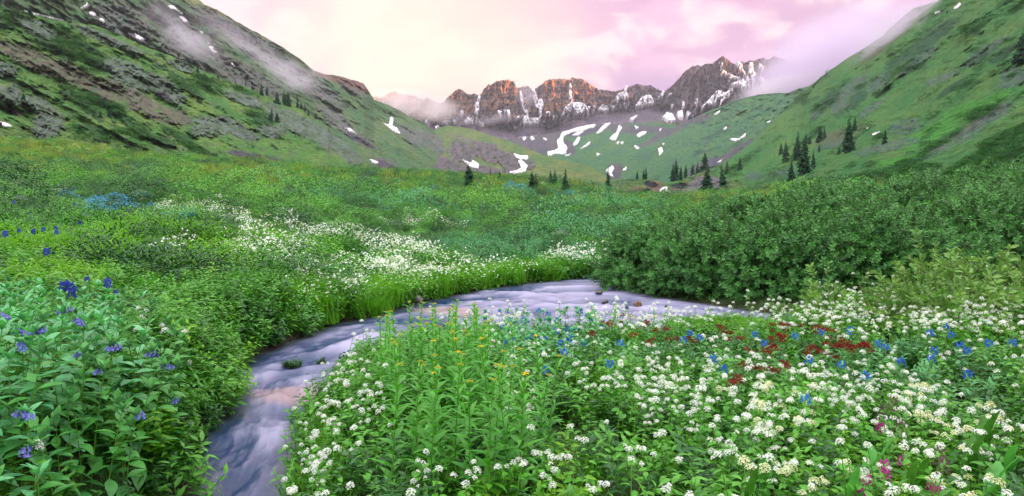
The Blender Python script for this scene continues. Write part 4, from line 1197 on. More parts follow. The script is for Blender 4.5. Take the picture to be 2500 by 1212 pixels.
# ---- geometry-node scatter: one object, points with a turn, a size and a form each
_tree_cache = {}
def scatter_tree(coll):
    t = bpy.data.node_groups.new('scatter', 'GeometryNodeTree')
    t.interface.new_socket('Geometry', in_out='INPUT', socket_type='NodeSocketGeometry')
    t.interface.new_socket('Geometry', in_out='OUTPUT', socket_type='NodeSocketGeometry')
    gi, go = t.nodes.new('NodeGroupInput'), t.nodes.new('NodeGroupOutput')
    ip = t.nodes.new('GeometryNodeInstanceOnPoints'); ci = t.nodes.new('GeometryNodeCollectionInfo')
    ci.inputs['Collection'].default_value = coll
    ci.inputs['Separate Children'].default_value = True
    ci.inputs['Reset Children'].default_value = True
    ip.inputs['Pick Instance'].default_value = True
    def na(name, typ):
        n = t.nodes.new('GeometryNodeInputNamedAttribute'); n.data_type = typ; n.inputs['Name'].default_value = name
        return n.outputs['Attribute']
    t.links.new(gi.outputs[0], ip.inputs['Points']); t.links.new(ci.outputs[0], ip.inputs['Instance'])
    t.links.new(na('idx', 'INT'), ip.inputs['Instance Index'])
    t.links.new(na('rot', 'FLOAT_VECTOR'), ip.inputs['Rotation'])
    t.links.new(na('scl', 'FLOAT_VECTOR'), ip.inputs['Scale'])
    t.links.new(ip.outputs[0], go.inputs[0])
    return t
def scatter(name, coll, P, rot, scl, idx, **kw):
    P = np.asarray(P, np.float32); n = len(P)
    me = bpy.data.meshes.new(name); me.vertices.add(n); me.vertices.foreach_set('co', P.ravel())
    scl = np.asarray(scl, np.float32)
    if scl.ndim == 1: scl = np.repeat(scl[:, None], 3, 1)
    a = me.attributes.new('rot', 'FLOAT_VECTOR', 'POINT'); a.data.foreach_set('vector', np.asarray(rot, np.float32).ravel())
    a = me.attributes.new('scl', 'FLOAT_VECTOR', 'POINT'); a.data.foreach_set('vector', np.ascontiguousarray(scl).ravel())
    a = me.attributes.new('idx', 'INT', 'POINT'); a.data.foreach_set('value', np.asarray(idx, np.int32))
    o = link(name, me, None, **kw)
    md = o.modifiers.new('scatter', 'NODES')
    key = coll.name
    if key not in _tree_cache: _tree_cache[key] = scatter_tree(coll)
    md.node_group = _tree_cache[key]
    return o
FORMS = {}; FORMOBJ = []
def form(name, recs):
    ids = []
    for r in recs:
        ids.append(len(FORMOBJ))
        FORMOBJ.append(bake('form_%03d' % len(FORMOBJ), r))
    FORMS[name] = ids
form('cress', CRESS); form('cressc', CRESS_C)
form('bb', BB_PLAIN[:3]); form('bt', BT_PLAIN)
form('herb', [herb_clump(400 + i, M_herb, 30, .42, .11) for i in range(4)])
form('herby', [herb_clump(410 + i, M_herb_y, 30, .40, .11) for i in range(3)])
form('herbt', [herb_clump(420 + i, M_herb_t, 34, .40, .10, HL, .16, 6, .6) for i in range(3)])
form('herbd', [herb_clump(425 + i, M_dark, 30, .40, .10) for i in range(2)])
form('m_g', [mound(430 + i, M_herb, 170) for i in range(3)])
form('m_y', [mound(440 + i, M_herb_y, 170) for i in range(3)])
form('m_t', [mound(450 + i, M_herb_t, 190, .6, .4, .08) for i in range(3)])
form('m_d', [mound(460 + i, M_dark, 170, .55, .45) for i in range(3)])
form('m_s', [mound(465 + i, M_scrub, 120, .55, .45, .12) for i in range(3)])
form('F_g', [mound(830 + i, M_far_g, 1500, .6, .5, .056, HLs, 1.0) for i in range(3)])
form('F_y', [mound(840 + i, M_far_y, 1500, .6, .48, .056, HLs, 1.0) for i in range(3)])
form('F_t', [mound(850 + i, M_far_t, 1500, .65, .5, .056, HLs, 1.0) for i in range(3)])
form('F_d', [mound(860 + i, M_far_d, 1500, .6, .55, .056, HLs, 1.0) for i in range(3)])
form('f_w', [flower_mound(470 + i, M_herb, M_wh, 16, .28, .42, .024) for i in range(3)])
form('f_wt', [flower_mound(480 + i, M_herb_t, M_wh, 12, .3, .42, .024) for i in range(2)])
form('f_b', [flower_mound(490 + i, M_herb_t, M_azure, 34, .34, .42, .042) for i in range(2)])
form('f_y', [flower_mound(495 + i, M_herb_y, M_bud, 8, .3, .4, .02) for i in range(2)])
form('grass', [grass_tuft(500 + i, M_grass, 46, .40, .13) for i in range(4)])
form('dry', [grass_tuft(510 + i, M_dry, 36, .38, .2, .012) for i in range(3)])
form('willow', [sprig(520 + i, M_willow) for i in range(4)])
form('willowy', [sprig(530 + i, M_willow_y, 12, .30, .105, None, M_redbark) for i in range(4)])
KINDS = collection_of('plant_forms', FORMOBJ)
def pick(name, n):
    return RNG.choice(FORMS[name], n)

def hz(P):
    return ground_z(P[:, 0], P[:, 1])
def wedge_points(y0, y1, dens, amax=.82, xoff=1.0):
    """random points on the ground between two distances, inside the view and a margin beside it"""
    A = lambda y: amax * y + xoff
    n = int(dens * (A(y0) + A(y1)) * (y1 - y0))
    y = RNG.uniform(y0, y1, n * 2); keep = RNG.uniform(0, A(y1), n * 2) < A(y)
    y = y[keep][:n]; x = RNG.uniform(-1, 1, len(y)) * A(y)
    return np.stack((x, y), -1)

# ================================================================== PLANTING
def place(xy, sink=0.0):
    z = ground_z(xy[:, 0], xy[:, 1])
    return np.stack((xy[:, 0], xy[:, 1], z - sink), -1)
def rots(n, lean=.15):
    return np.stack((RNG.normal(0, lean, n), RNG.normal(0, lean, n), RNG.uniform(0, 6.283, n)), -1)

WHITE_Z = [([(330, 500), (420, 488), (520, 492), (640, 530), (700, 548), (620, 545), (480, 525), (380, 520)], .85),
           ([(680, 540), (740, 548), (850, 545), (960, 575), (1060, 610), (1090, 640), (980, 632), (860, 600), (740, 575), (690, 560)], .92),
           ([(540, 590), (620, 588), (760, 600), (820, 650), (760, 690), (680, 655), (600, 630), (545, 612)], .40),
           ([(700, 690), (780, 680), (900, 655), (960, 640), (1120, 650), (1280, 635), (1300, 665), (1180, 690), (1040, 700), (880, 715), (760, 735), (705, 715)], .80),
           ([(1330, 635), (1400, 625), (1500, 620), (1500, 660), (1420, 668), (1330, 655)], .75),
           ([(880, 522), (960, 520), (1140, 542), (1150, 562), (1040, 556), (930, 545)], .45),
           ([(380, 605), (470, 600), (470, 625), (390, 622)], .5), ([(460, 485), (540, 485), (540, 500), (470, 500)], .5),
           ([(0, 320), (120, 330), (100, 350), (0, 342)], .10), ([(150, 350), (330, 360), (300, 380), (160, 370)], .06),
           ([(60, 475), (150, 468), (150, 490), (60, 490)], .25), ([(960, 480), (1350, 450), (1350, 465), (1000, 500)], .06), ([(620, 700), (760, 740), (760, 790), (640, 760)], .10)]
BLUE_Z = [([(190, 482), (280, 472), (345, 478), (350, 500), (300, 512), (250, 535), (200, 515)], .55), ([(330, 505), (480, 520), (480, 560), (450, 575), (420, 545), (340, 522)], .22), ([(960, 470), (1010, 465), (1100, 470), (1000, 480)], .3), ([(140, 470), (180, 470), (180, 490), (140, 490)], .4),
          ([(320, 400), (360, 400), (360, 412), (320, 412)], .5), ([(1230, 455), (1290, 455), (1290, 468), (1230, 468)], .5), ([(1340, 470), (1400, 465), (1400, 480), (1340, 482)], .4)]
def zone_prob(u, v, Z):
    p = np.zeros(u.shape)
    du, dv = 14 * fbm(u * .02, v * .03, 3, 3), 9 * fbm(u * .02, v * .04, 8, 3)
    for poly, w in Z: p = np.maximum(p, w * in_poly(u + du, v + dv, poly))
    return p
def near_bank(x, y):
    """the right-hand bank, between the photographer and the stream"""
    return in_poly(x, y, RB + [(-.5, -8), (40, -8), (40, 16.5)]) & (chan_dist(x, y) > .02)

# -- mass planting of the middle distance, far side of the stream
allP, allR, allS, allI = [], [], [], []
def put(P, s, idx, lean=.15, sz=None):
    if len(P) == 0: return
    allP.append(P); allR.append(rots(len(P), lean)); 
    s = np.asarray(s, float) * np.ones(len(P))
    allS.append(np.stack((s, s, s if sz is None else s * sz), -1)); allI.append(idx)
BUSH_R = [(2.0, 24), (2.4, 18.2), (2.4, 17.2), (2.65, 15.5), (3.6, 14.2), (4.65, 12.95), (14, 14.0), (30, 18), (60, 30), (60, 75), (30, 55), (16, 42), (8, 32)]
for (y0, y1, dens, sc) in [(5.5, 12, 34, .62), (12, 20, 24, .80), (20, 32, 7.5, 1.0), (32, 55, 3.6, 1.45), (55, 95, 1.5, 2.0), (95, 185, .62, 2.9)]:
    xy = wedge_points(y0, y1, dens)
    cdist = chan_dist(xy[:, 0], xy[:, 1])
    ok = (cdist > .03) & ~near_bank(xy[:, 0], xy[:, 1]) & ~((xy[:, 1] < 6.5) & (xy[:, 0] < 0))
    ok &= ~in_poly(xy[:, 0], xy[:, 1], BUSH_R)
    xy = xy[ok]; cdist = cdist[ok]
    P = place(xy)
    u, v = proj(P + np.array((0, 0, .38 * sc)))
    r = RNG.uniform(0, 1, len(P))
    pw, pb = zone_prob(u, v, WHITE_Z), zone_prob(u, v, BLUE_Z)
    big = fbm(P[:, 0] * .16, P[:, 1] * .11, 3, 3)
    tealn = fbm(P[:, 0] * .12 + 9, P[:, 1] * .07, 5, 3) + .35 * ellipses(u, v, [(800, 470, 350, 30, 3), (1180, 590, 160, 40, 12), (1050, 500, 250, 30, 10), (1400, 480, 220, 20, 0), (620, 610, 60, 30, 0)], 0, .8) - .08
    yel = fbm(P[:, 0] * .2 + 31, P[:, 1] * .15, 7, 3) + .4 * ellipses(u, v, [(620, 425, 330, 28, 2), (1450, 620, 260, 90, 10), (420, 620, 260, 70, 5), (1250, 700, 420, 50, -8), (160, 370, 220, 40, 5), (1420, 540, 200, 50, 0)], 0, .8)
    mid = y0 >= 12
    pf = 'F_' if y0 >= 20 else 'm_'
    G, Yy, T, Dd = (pf + 'g', pf + 'y', pf + 't', pf + 'd') if mid else ('herb', 'herby', 'herbt', 'herbd')
    kind = np.full(len(P), 0)
    kind[(yel > .12)] = 1
    kind[(tealn > .26)] = 2
    kind[(big > .30) & (r < .6)] = 3
    kind[(r > .86)] = 3
    if y0 >= 20: kind[(RNG.uniform(0, 1, len(P)) < .42)] = 3  # more dark cover: shade between the mounds put into the leaf colour
    edge = (cdist < .9) & (y0 < 22)
    kind[edge & (u > 740) & (RNG.uniform(0, 1, len(P)) < .9)] = 4                       # fresh grass along the water
    if y0 >= 55: kind[(yel > .05) & (RNG.uniform(0, 1, len(P)) < .75)] = 5
    kind[r < pw] = 6
    kind[(r < pw) & (tealn > .16)] = 7
    kind[(RNG.uniform(0, 1, len(P)) < pb)] = 8
    hv = (1.0 + 1.5 * fbm(P[:, 0] * (.9 if y0 < 30 else .5), P[:, 1] * (.7 if y0 < 30 else .35), 44, 2) + RNG.uniform(-.25, .35, len(P))).clip(.45, 1.9)
    s = sc * RNG.uniform(.75, 1.25, len(P)) * (1 + .25 * fbm(P[:, 0] * .3, P[:, 1] * .3, 4, 2))
    if y0 >= 20: s = s * np.where(kind < 4, .62, 1.0)
    for k, nm in enumerate((G, Yy, T, Dd, 'grass', 'dry', 'f_w', 'f_wt', 'f_b')):
        m = kind == k
        if not m.any(): continue
        ss = s[m].copy()
        if nm in ('grass',): ss = ss * (1.0 if y0 < 20 else .7)
        if nm == 'dry': ss *= 1.0
        if nm.startswith('f_'): ss = ss * (1.25 if y0 < 20 else 1.0) * (.85 if y0 > 30 else 1)
        if nm in ('herb', 'herby', 'herbt', 'herbd'): ss = ss * 1.45
        put(P[m], ss, pick(nm, m.sum()), .12 if mid else .18, sz=hv[m] if mid else None)
    # grass as an undergrowth between the cushions
    if 12 <= y0 < 55:
        m = RNG.uniform(0, 1, len(P)) < .10
        Q = P[m] + np.c_[RNG.normal(0, .3, (m.sum(), 2)), np.zeros(m.sum())]
        Q = Q[chan_dist(Q[:, 0], Q[:, 1]) > .1]; Q = place(Q[:, :2])
        put(Q, sc * 1.0, pick('grass', len(Q)))
for (y0, y1, cell) in ((13, 24, .95), (24, 40, 1.35), (40, 65, 1.95), (65, 110, 2.8), (110, 178, 4.0)):
    gx_, gy_ = np.meshgrid(np.arange(-.9 * y1, .6 * y1, cell), np.arange(y0, y1, cell * 1.1))
    x = (gx_ + RNG.uniform(-.36, .36, gx_.shape) * cell).ravel(); y = (gy_ + RNG.uniform(-.36, .36, gx_.shape) * cell).ravel()
    ok = (np.abs(x) < .85 * y + 1) & (chan_dist(x, y) > .8) & ~in_poly(x, y, BUSH_R)
    P = place(np.stack((x[ok], y[ok]), -1), .05); u, v = proj(P + np.array((0, 0, .5)))
    tz = fbm(P[:, 0] * .10 + 9, P[:, 1] * .05, 5, 3) + .5 * ellipses(u, v, [(820, 475, 420, 34, 3), (1180, 592, 170, 40, 12), (1050, 505, 300, 30, 10), (1400, 490, 260, 26, 0), (620, 610, 60, 26, 0), (1500, 540, 180, 50, 0)], 0, .8)
    ye = ellipses(u, v, [(640, 420, 330, 20, 2), (160, 375, 220, 26, 5), (1200, 700, 400, 30, -8)], 0, .8)
    cl = fbm(P[:, 0] * .12, P[:, 1] * .08, 15, 2)
    wz = np.maximum(zone_prob(u, v, WHITE_Z), zone_prob(u, v, BLUE_Z))
    keep = (RNG.uniform(0, 1, len(P)) < (.60 + 1.3 * cl + .2 * (tz > .3)) * (1 - .75 * ye) * (1 - np.minimum(1, wz * 1.25)))
    P, tz, u = P[keep], tz[keep], u[keep]
    q_ = RNG.uniform(0, 1, len(P)); sb = RNG.lognormal(-.12, .34, len(P)).clip(.45, 1.55) * cell * .98; hz_ = RNG.uniform(.85, 1.5, len(P)) * (1.0 if y0 < 60 else .85)
    if y0 >= 60: sb = sb * np.where(u > 1420, .42, np.where(u > 1120, .62, .85)); hz_ = hz_ * .8
    for i, (nm, m) in enumerate((('F_t', (tz > .30) & (q_ < .62)), ('F_g', ((tz <= .22) & (q_ < .42)) | ((tz > .22) & (q_ >= .70) & (q_ < .85))), ('F_y', (tz <= .22) & (q_ >= .42) & (q_ < .68)), ('F_d', ((tz <= .22) & (q_ >= .68)) | ((tz > .22) & (q_ >= .85))))):
        put(P[m], sb[m], pick(nm, m.sum()), .12, sz=hz_[m])
scatter('meadow_plants', KINDS, np.concatenate(allP), np.concatenate(allR), np.concatenate(allS), np.concatenate(allI), kind='stuff',
        label='mixed green herbs, grass and drifts of white flowers covering the valley meadow')

# -- undergrowth of the two near banks
allP, allR, allS, allI = [], [], [], []
n = 5200
xy = np.stack((RNG.uniform(-2.2, 12, n), RNG.uniform(1.2, 13.5, n)), -1)
xy = xy[near_bank(xy[:, 0], xy[:, 1]) & (np.abs(xy[:, 0]) < xy[:, 1] * .85 + 1.2)]
P = place(xy); u, v = proj(P + np.array((0, 0, .35)))
r = RNG.uniform(0, 1, len(P))
tz = ellipses(u, v, [(1350, 800, 170, 60, 0), (2250, 880, 260, 90, 0), (2150, 830, 200, 50, 0), (1700, 830, 300, 40, 0)], .2 * RNG.normal(0, 1, len(P)), .6)
yz = ellipses(u, v, [(2200, 1080, 400, 160, 0), (1800, 790, 120, 30, 0), (1350, 1150, 200, 80, 0)], .2 * RNG.normal(0, 1, len(P)), .6)
k = np.where(r < .6 * tz, 2, np.where(r < .55 * yz, 1, np.where(r > .62, 3, 0)))  # extra dark herbs stand in for shade between the flowering plants
for i, nm in enumerate(('herb', 'herby', 'herbt', 'herbd')):
    m = k == i
    put(P[m], RNG.uniform(.62, .95, m.sum()), pick(nm, m.sum()), .2)
m = (chan_dist(P[:, 0], P[:, 1]) < .35) | (RNG.uniform(0, 1, len(P)) < .12)
put(P[m], RNG.uniform(.6, .9, m.sum()), pick('grass', m.sum()), .2)
# herbs hanging over the water all along the far bank
n = 9000
xy = np.stack((RNG.uniform(-5, 3, n), RNG.uniform(5, 20.5, n)), -1)
cd_ = chan_dist(xy[:, 0], xy[:, 1])
ok = (cd_ > -.02) & (cd_ < .75) & ~near_bank(xy[:, 0], xy[:, 1]) & ~in_poly(xy[:, 0], xy[:, 1], BUSH_R)
xy = xy[ok]; P = place(xy); r = RNG.uniform(0, 1, len(P)); gr = P[:, 1] > 11.5
for i, (nm, m) in enumerate((('herb', (~gr) & (r < .6)), ('herby', (~gr) & (r >= .6) & (r < .8)), ('herbd', (~gr) & (r >= .8)), ('grass', gr & (r < .62)), ('herby', gr & (r > .75)), ('herb', gr & (r >= .62) & (r <= .75)))):
    put(P[m], RNG.uniform(.75, 1.2, m.sum()) * (1.15 if nm == 'grass' else 1), pick(nm, m.sum()), .25)
# left bank
n = 2600
xy = np.stack((RNG.uniform(-9, -1.8, n), RNG.uniform(1.0, 8.5, n)), -1)
cd_ = chan_dist(xy[:, 0], xy[:, 1])
xy = xy[(cd_ > .06) & (xy[:, 0] < -1.9)]
P = place(xy); r = RNG.uniform(0, 1, len(P))
for i, (nm, lo, hi) in enumerate((('herb', 0, .35), ('herbd', .35, .78), ('herbt', .78, .9), ('herby', .9, 1.))):  # large share of dark herbs paints shade into the gaps between plants
    m = (r >= lo) & (r < hi)
    put(P[m], RNG.uniform(.5, .85, m.sum()), pick(nm, m.sum()), .2)
scatter('undergrowth', KINDS, np.concatenate(allP), np.concatenate(allR), np.concatenate(allS), np.concatenate(allI), kind='stuff',
        label='leafy green undergrowth between the flowering plants on both near banks')

# -- scrub on the mountain sides
allP, allR, allS, allI = [], [], [], []
def scrub_on(S, mask_fn, n, sc, u0, u1, v0, v1, jit=.35, sz=.7):
    u = RNG.uniform(u0, u1, n); v = RNG.uniform(v0, v1, n)
    vb = np.interp(u, S.u, S.vb); vr = np.interp(u, S.u, S.vr)
    ok = (v < vb - 1) & (v > vr + 1.5)
    u, v = u[ok], v[ok]
    m = RNG.uniform(0, 1, len(u)) < mask_fn(u, v)
    u, v = u[m], v[m]
    P = S.surf(u, v)
    s = sc * RNG.uniform(.5, 1.5, len(P)) * (P[:, 1] / 300)
    put(P - np.array((0, 0, .1)) * s[:, None], s, pick('m_s', len(P)), .2, sz)
def maskA(u, v):
    ru, rv = rot_uv(u, v, 27)
    return np.clip(sstep(.06, .24, fbm(ru * .014, rv * .05, 11, 5, .6) + .28 * ellipses(u, v, [(160, 110, 180, 40, 25), (60, 60, 80, 40, 20), (230, 250, 160, 45, 35), (400, 330, 170, 26, 20), (250, 330, 120, 22, 15), (560, 225, 140, 26, 25), (450, 205, 60, 22, 30), (640, 290, 60, 26, 20)], 0, .5) - .12) * (1 - ellipses(u, v, redl + greyl + scl, 0)) + .015, 0, 1)
scrub_on(A, maskA, 16000, 3.4, 0, 960, 20, 430)
def maskF(u, v):
    ru, rv = rot_uv(u, v, -36)
    return np.clip(np.maximum(sstep(.12, .34, fbm(ru * .012, rv * .045, 11, 5, .6)) * .9, ellipses(u, v, [(2400, 275, 50, 14, -25), (2230, 395, 60, 12, -22), (2290, 355, 45, 8, -25), (2400, 395, 160, 30, -26), (2150, 430, 150, 22, -12), (2450, 350, 90, 30, -30), (1980, 455, 80, 20, -10), (1790, 415, 40, 6, -12)], 0)) * (1 - .9 * ellipses(u, v, [(2210, 310, 55, 24, -15), (2170, 358, 110, 17, -12)], 0)) + .01, 0, 1)
scrub_on(F, maskF, 30000, 3.4, 1640, 2600, 0, 480)
scrub_on(K, lambda u, v: .35 * sstep(-.1, .3, fbm(u * .03, v * .09, 18, 4)) * (1 - ellipses(u, v, [(1640, 465, 60, 20, 0), (1700, 452, 34, 20, -40)], 0)), 1600, 1.6, 1240, 1830, 430, 490)
scatter('alpine_scrub', KINDS, np.concatenate(allP), np.concatenate(allR), np.concatenate(allS), np.concatenate(allI), kind='stuff',
        label='dark green alpine scrub in patches over the mountain sides')

# -- willows along the right bank of the stream: each shrub a thing of stems and foliage
def willow(x, y, rx, ry, H, n, name, lab, group, seed, kind='willow', base=0.0, s=1.0, stemmat=M_bark, shell=.72, lump=.22):
    rg = np.random.default_rng(seed)
    z0 = float(ground_z(x, y)) if base is None else float(base)
    e = link(name, None, loc=(x, y, z0), label=lab, cat='shrub', group=group)
    d = rg.normal(size=(n, 3)); d[:, 2] = np.abs(d[:, 2]) * 1.0 - .35 * (rg.uniform(0, 1, n) < .35)
    d /= np.linalg.norm(d, axis=1)[:, None]
    lumpf = 1 + lump * fbm(d[:, 0] * 2.2 + seed, d[:, 1] * 2.2, d[:, 2] * 2.2, 3) * 2
    n = int(n * 1.45)
    nc = max(12, n // 62)                       # boughs: leafy lumps with hollows between them
    cd0 = rg.normal(size=(nc, 3)); cd0[:, 2] = np.abs(cd0[:, 2]) - .25 * (rg.uniform(0, 1, nc) < .4); cd0 /= np.linalg.norm(cd0, axis=1)[:, None]
    crad = rg.uniform(.72, 1.06, nc) * (1 + lump * 1.4 * fbm(cd0[:, 0] * 1.8 + seed, cd0[:, 1] * 1.8, cd0[:, 2] * 1.8, 3))
    ci_ = rg.integers(0, nc, n)
    bough = rg.normal(0, 1, (n, 3)) * np.array((.19, .19, .15)) * (.75 + .25 * H)
    C0 = cd0[ci_] * crad[ci_, None] * np.array((rx, ry, H))
    P = C0 + bough
    inner = rg.uniform(0, 1, n) < .05
    P[inner] *= rg.uniform(.5, .85, (inner.sum(), 1))
    d = cd0[ci_] * .6 + bough / .2 * .5; d /= np.linalg.norm(d, axis=1)[:, None] + 1e-6
    P[:, 2] = np.where(P[:, 2] < .02, rg.uniform(.0, .45, n), P[:, 2])
    dirs = d * np.array((1, 1, .8)) + rg.normal(0, .35, (n, 3)) + np.array((0, 0, .30))
    dirs /= np.linalg.norm(dirs, axis=1)[:, None]
    ry_ = np.arccos(np.clip(dirs[:, 2], -1, 1)); rz_ = np.arctan2(dirs[:, 1], dirs[:, 0])
    scatter('foliage', KINDS, P, np.stack((0 * ry_, ry_, rz_), -1), s * rg.uniform(.75, 1.25, n), rg.choice(FORMS[kind], n), kind='stuff', parent=e)
    mb = []
    for i in range(9):
        a = rg.uniform(0, 6.3); q_ = rg.uniform(.35, .85)
        tip = np.array((math.cos(a) * rx * q_, math.sin(a) * ry * q_, H * math.sqrt(max(.1, 1 - q_ * q_)) * .92))
        b0 = np.array((rg.normal(0, .12), rg.normal(0, .12), -.15))
        pts = [b0, b0 * .6 + tip * np.array((.25, .25, .35)), tip * np.array((.62, .62, .72)), tip]
        V, F_ = tube_geo(pts, .028 * min(1, H / 2), .008, 5)
        link('branch', mk_mesh('branch', V, F_, True), stemmat, parent=e)
    return e
WB = [  # x, y, rx, ry, height, sprigs, label
    (3.15, 16.9, 1.05, 1.0, 1.35, 1500, 'low willow at the left end of the thicket, its leaves touching the rapids'),
    (4.15, 15.3, 1.3, 1.1, 1.75, 2000, 'rounded willow overhanging the rapids behind the orange brown stone'),
    (5.6, 14.6, 1.45, 1.25, 1.95, 2400, 'broad willow with dark hollows hanging over the water near the green islet'),
    (7.5, 14.4, 1.5, 1.2, 2.0, 2200, 'willow with the blackest gaps between its branches, at the right end of the visible water'),
    (9.8, 15.0, 1.6, 1.3, 2.2, 2100, 'tall willow behind the upright young shoots on the right'),
    (12.6, 16.6, 1.9, 1.5, 2.5, 2200, 'willow at the right edge of the thicket front'),
    (4.9, 19.2, 1.9, 1.7, 1.9, 1900, 'willow behind the leftmost low one, its top against the bright meadow'),
    (8.6, 19.8, 2.3, 1.9, 2.35, 2400, 'willow in the second rank, directly behind the one with black gaps'),
    (12.4, 21.5, 2.6, 2.2, 2.55, 2300, 'wide pale topped willow in the second rank towards the right'),
    (17.0, 23.0, 3.0, 2.4, 3.0, 2200, 'large willow in the second rank at the right edge of the view'),
    (9.2, 27.0, 2.9, 2.4, 2.2, 1700, 'willow of the third rank, nearest the big spruces below the slope'),
    (15.0, 29.5, 3.5, 2.8, 2.8, 1800, 'willow of the third rank under the rocky patch of the right slope'),
    (21.5, 31.0, 3.8, 3.0, 3.3, 1800, 'willow of the third rank beneath the dark gully on the right'),
    (27.0, 40.0, 4.8, 3.6, 3.4, 1500, 'farthest willow on the right, merging with the hillside'),
    (18.0, 41.0, 4.8, 3.6, 2.6, 1500, 'far willow crown showing just above the third rank'),
]
for i, (x, y, rx, ry, H, n, lab) in enumerate(WB):
    uu = 1250 + x / y / TH * 1250
    vt = float(np.interp(uu, [1500, 1560, 1620, 1700, 1850, 2000, 2200, 2400, 2600], [600, 566, 535, 512, 488, 455, 432, 412, 400])) + (34 if y < 19 and uu > 1600 else (12 if y < 25 else 0))
    H = (float(at(uu, vt, y)[2]) - max(.1, float(ground_z(x, y)) - .1)) / 1.16
    willow(x, y, rx, ry, H, n, 'willow_bush', lab, 'willow bushes along the right bank', 600 + i, base=max(.1, float(ground_z(x, y)) - .1), s=.95 if y < 19 else (1.25 if y < 24 else 1.7))
# young willows in front on the near bank
willow(5.3, 8.6, .55, .45, .68, 260, 'young_willow', 'sparse young willow with red stems rising out of the white flowers on the right', 'young willows on the near bank', 640, 'willowy', None, .85, M_redbark)
willow(6.4, 9.0, .7, .5, .78, 320, 'young_willow', 'yellow green young willow at the right edge above the white flowers', 'young willows on the near bank', 641, 'willowy', None, .85, M_redbark)
willow(5.9, 9.7, .5, .4, 1.0, 190, 'young_willow', 'tallest upright young willow shoots against the dark thicket', 'young willows on the near bank', 642, 'willowy', None, .9, M_redbark)
willow(4.05, 9.3, .30, .25, .55, 60, 'young_willow', 'single small willow sprout left of the red stemmed young willow', 'young willows on the near bank', 643, 'willowy', None, .8, M_redbark)
# round shrubs standing alone on the far meadow
for i, (u, v, w, h, lab) in enumerate([(515, 441, 42, 32, 'round dark shrub standing alone in the yellowish meadow on the left'), (42, 428, 44, 34, 'dark round shrub at the far left edge of the meadow'),
                       (803, 441, 42, 22, 'low wide dark shrub right of the lone round one'), (905, 450, 24, 20, 'small dark shrub left of the lone meadow spruce'), (945, 478, 30, 18, 'low shrub in the blue green part of the meadow')]):
    P = ray_ground(u, v, .6, 8)
    if P is None: continue
    k = 1 / 1250 * TH * P[1]
    willow(P[0], P[1], w * k / 2, w * k / 2, h * k, 420, 'round_shrub', lab, None, 660 + i, 'm_s', None, w * k * .16, M_bark, lump=.1)
# tufts growing in the water
for (u, v, w, lab) in [(716, 893, 44, 'tuft of green water plants standing in the stream, left one of two'), (785, 888, 18, 'small tuft of water plants in the stream beside the near bank flowers')]:
    P = ray_plane(u, v, .1)
    e = link('water_plant', None, loc=(P[0], P[1], float(water_z(P[0], P[1])) - .02), label=lab, cat='water plant')
    k = w / 1250 * TH * P[1] / 2; n = int(w * .9)
    th_ = RNG.uniform(0, 6.3, n); rr = np.sqrt(RNG.uniform(0, 1, n)) * k
    scatter('foliage', KINDS, np.stack((rr * np.cos(th_), rr * .5 * np.sin(th_), 0 * rr), -1), rots(n, .3), RNG.uniform(.18, .32, n), pick('herbd', n), kind='stuff', parent=e)
# green islet in front of the right arm of the stream
P = ray_plane(1775, 800, .15)
e = link('grassy_islet', None, loc=(P[0], P[1], float(water_z(P[0], P[1]))), label='bright green grassy islet at the water edge behind the dark red flowers', cat='islet')
rk_ = rock_mesh(71, 1.0, .42, .16); link('soil', rk_, plain_mat('mat_soil', (.07, .06, .04)), parent=e)
n = 240; th_ = RNG.uniform(0, 6.3, n); rr = np.sqrt(RNG.uniform(0, 1, n))
scatter('foliage', KINDS, np.stack((rr * np.cos(th_) * 1.0, rr * .42 * np.sin(th_), .10 * (1 - rr)), -1), rots(n, .25), RNG.uniform(.28, .5, n), RNG.choice(FORMS['grass'] + FORMS['herby'], n), kind='stuff', parent=e)

# ================================================================== INDIVIDUAL FLOWERING PLANTS
def where_head(u, v, H):
    """where a plant of height H must stand for its head to be seen at (u, v)"""
    global HSC
    HSC = 1.0
    P = ray_ground(u, v, H, 1.2, 120)
    if P is None: return None
    if chan_dist(P[0], P[1]) < .06:
        # the line of sight leaves the bank first: the plant stands at the bank's edge and is that much taller
        yy = np.linspace(P[1] * .62, P[1] * 1.25, 600); Q = at(u, v, yy); g0 = ground_z(Q[:, 0], Q[:, 1]); cdq = chan_dist(Q[:, 0], Q[:, 1])
        need = np.where((cdq > .12) & (Q[:, 2] > g0 + .1), (Q[:, 2] - g0) / H, 99)
        k = int(np.argmin(np.where(need < .8, 99, need)))
        if need[k] > 2.2: return None
        P = Q[k]; HSC = float(need[k])
    return (float(P[0]), float(P[1]), float(ground_z(P[0], P[1])))
def zlabel(P):
    return
TAKEN = []
def depth_word(v, cuts, words_):
    return words_[int(np.searchsorted(cuts, v))]
def free(x, y, d):
    for (a, b) in TAKEN:
        if (a - x) ** 2 + (b - y) ** 2 < d * d: return False
    return True

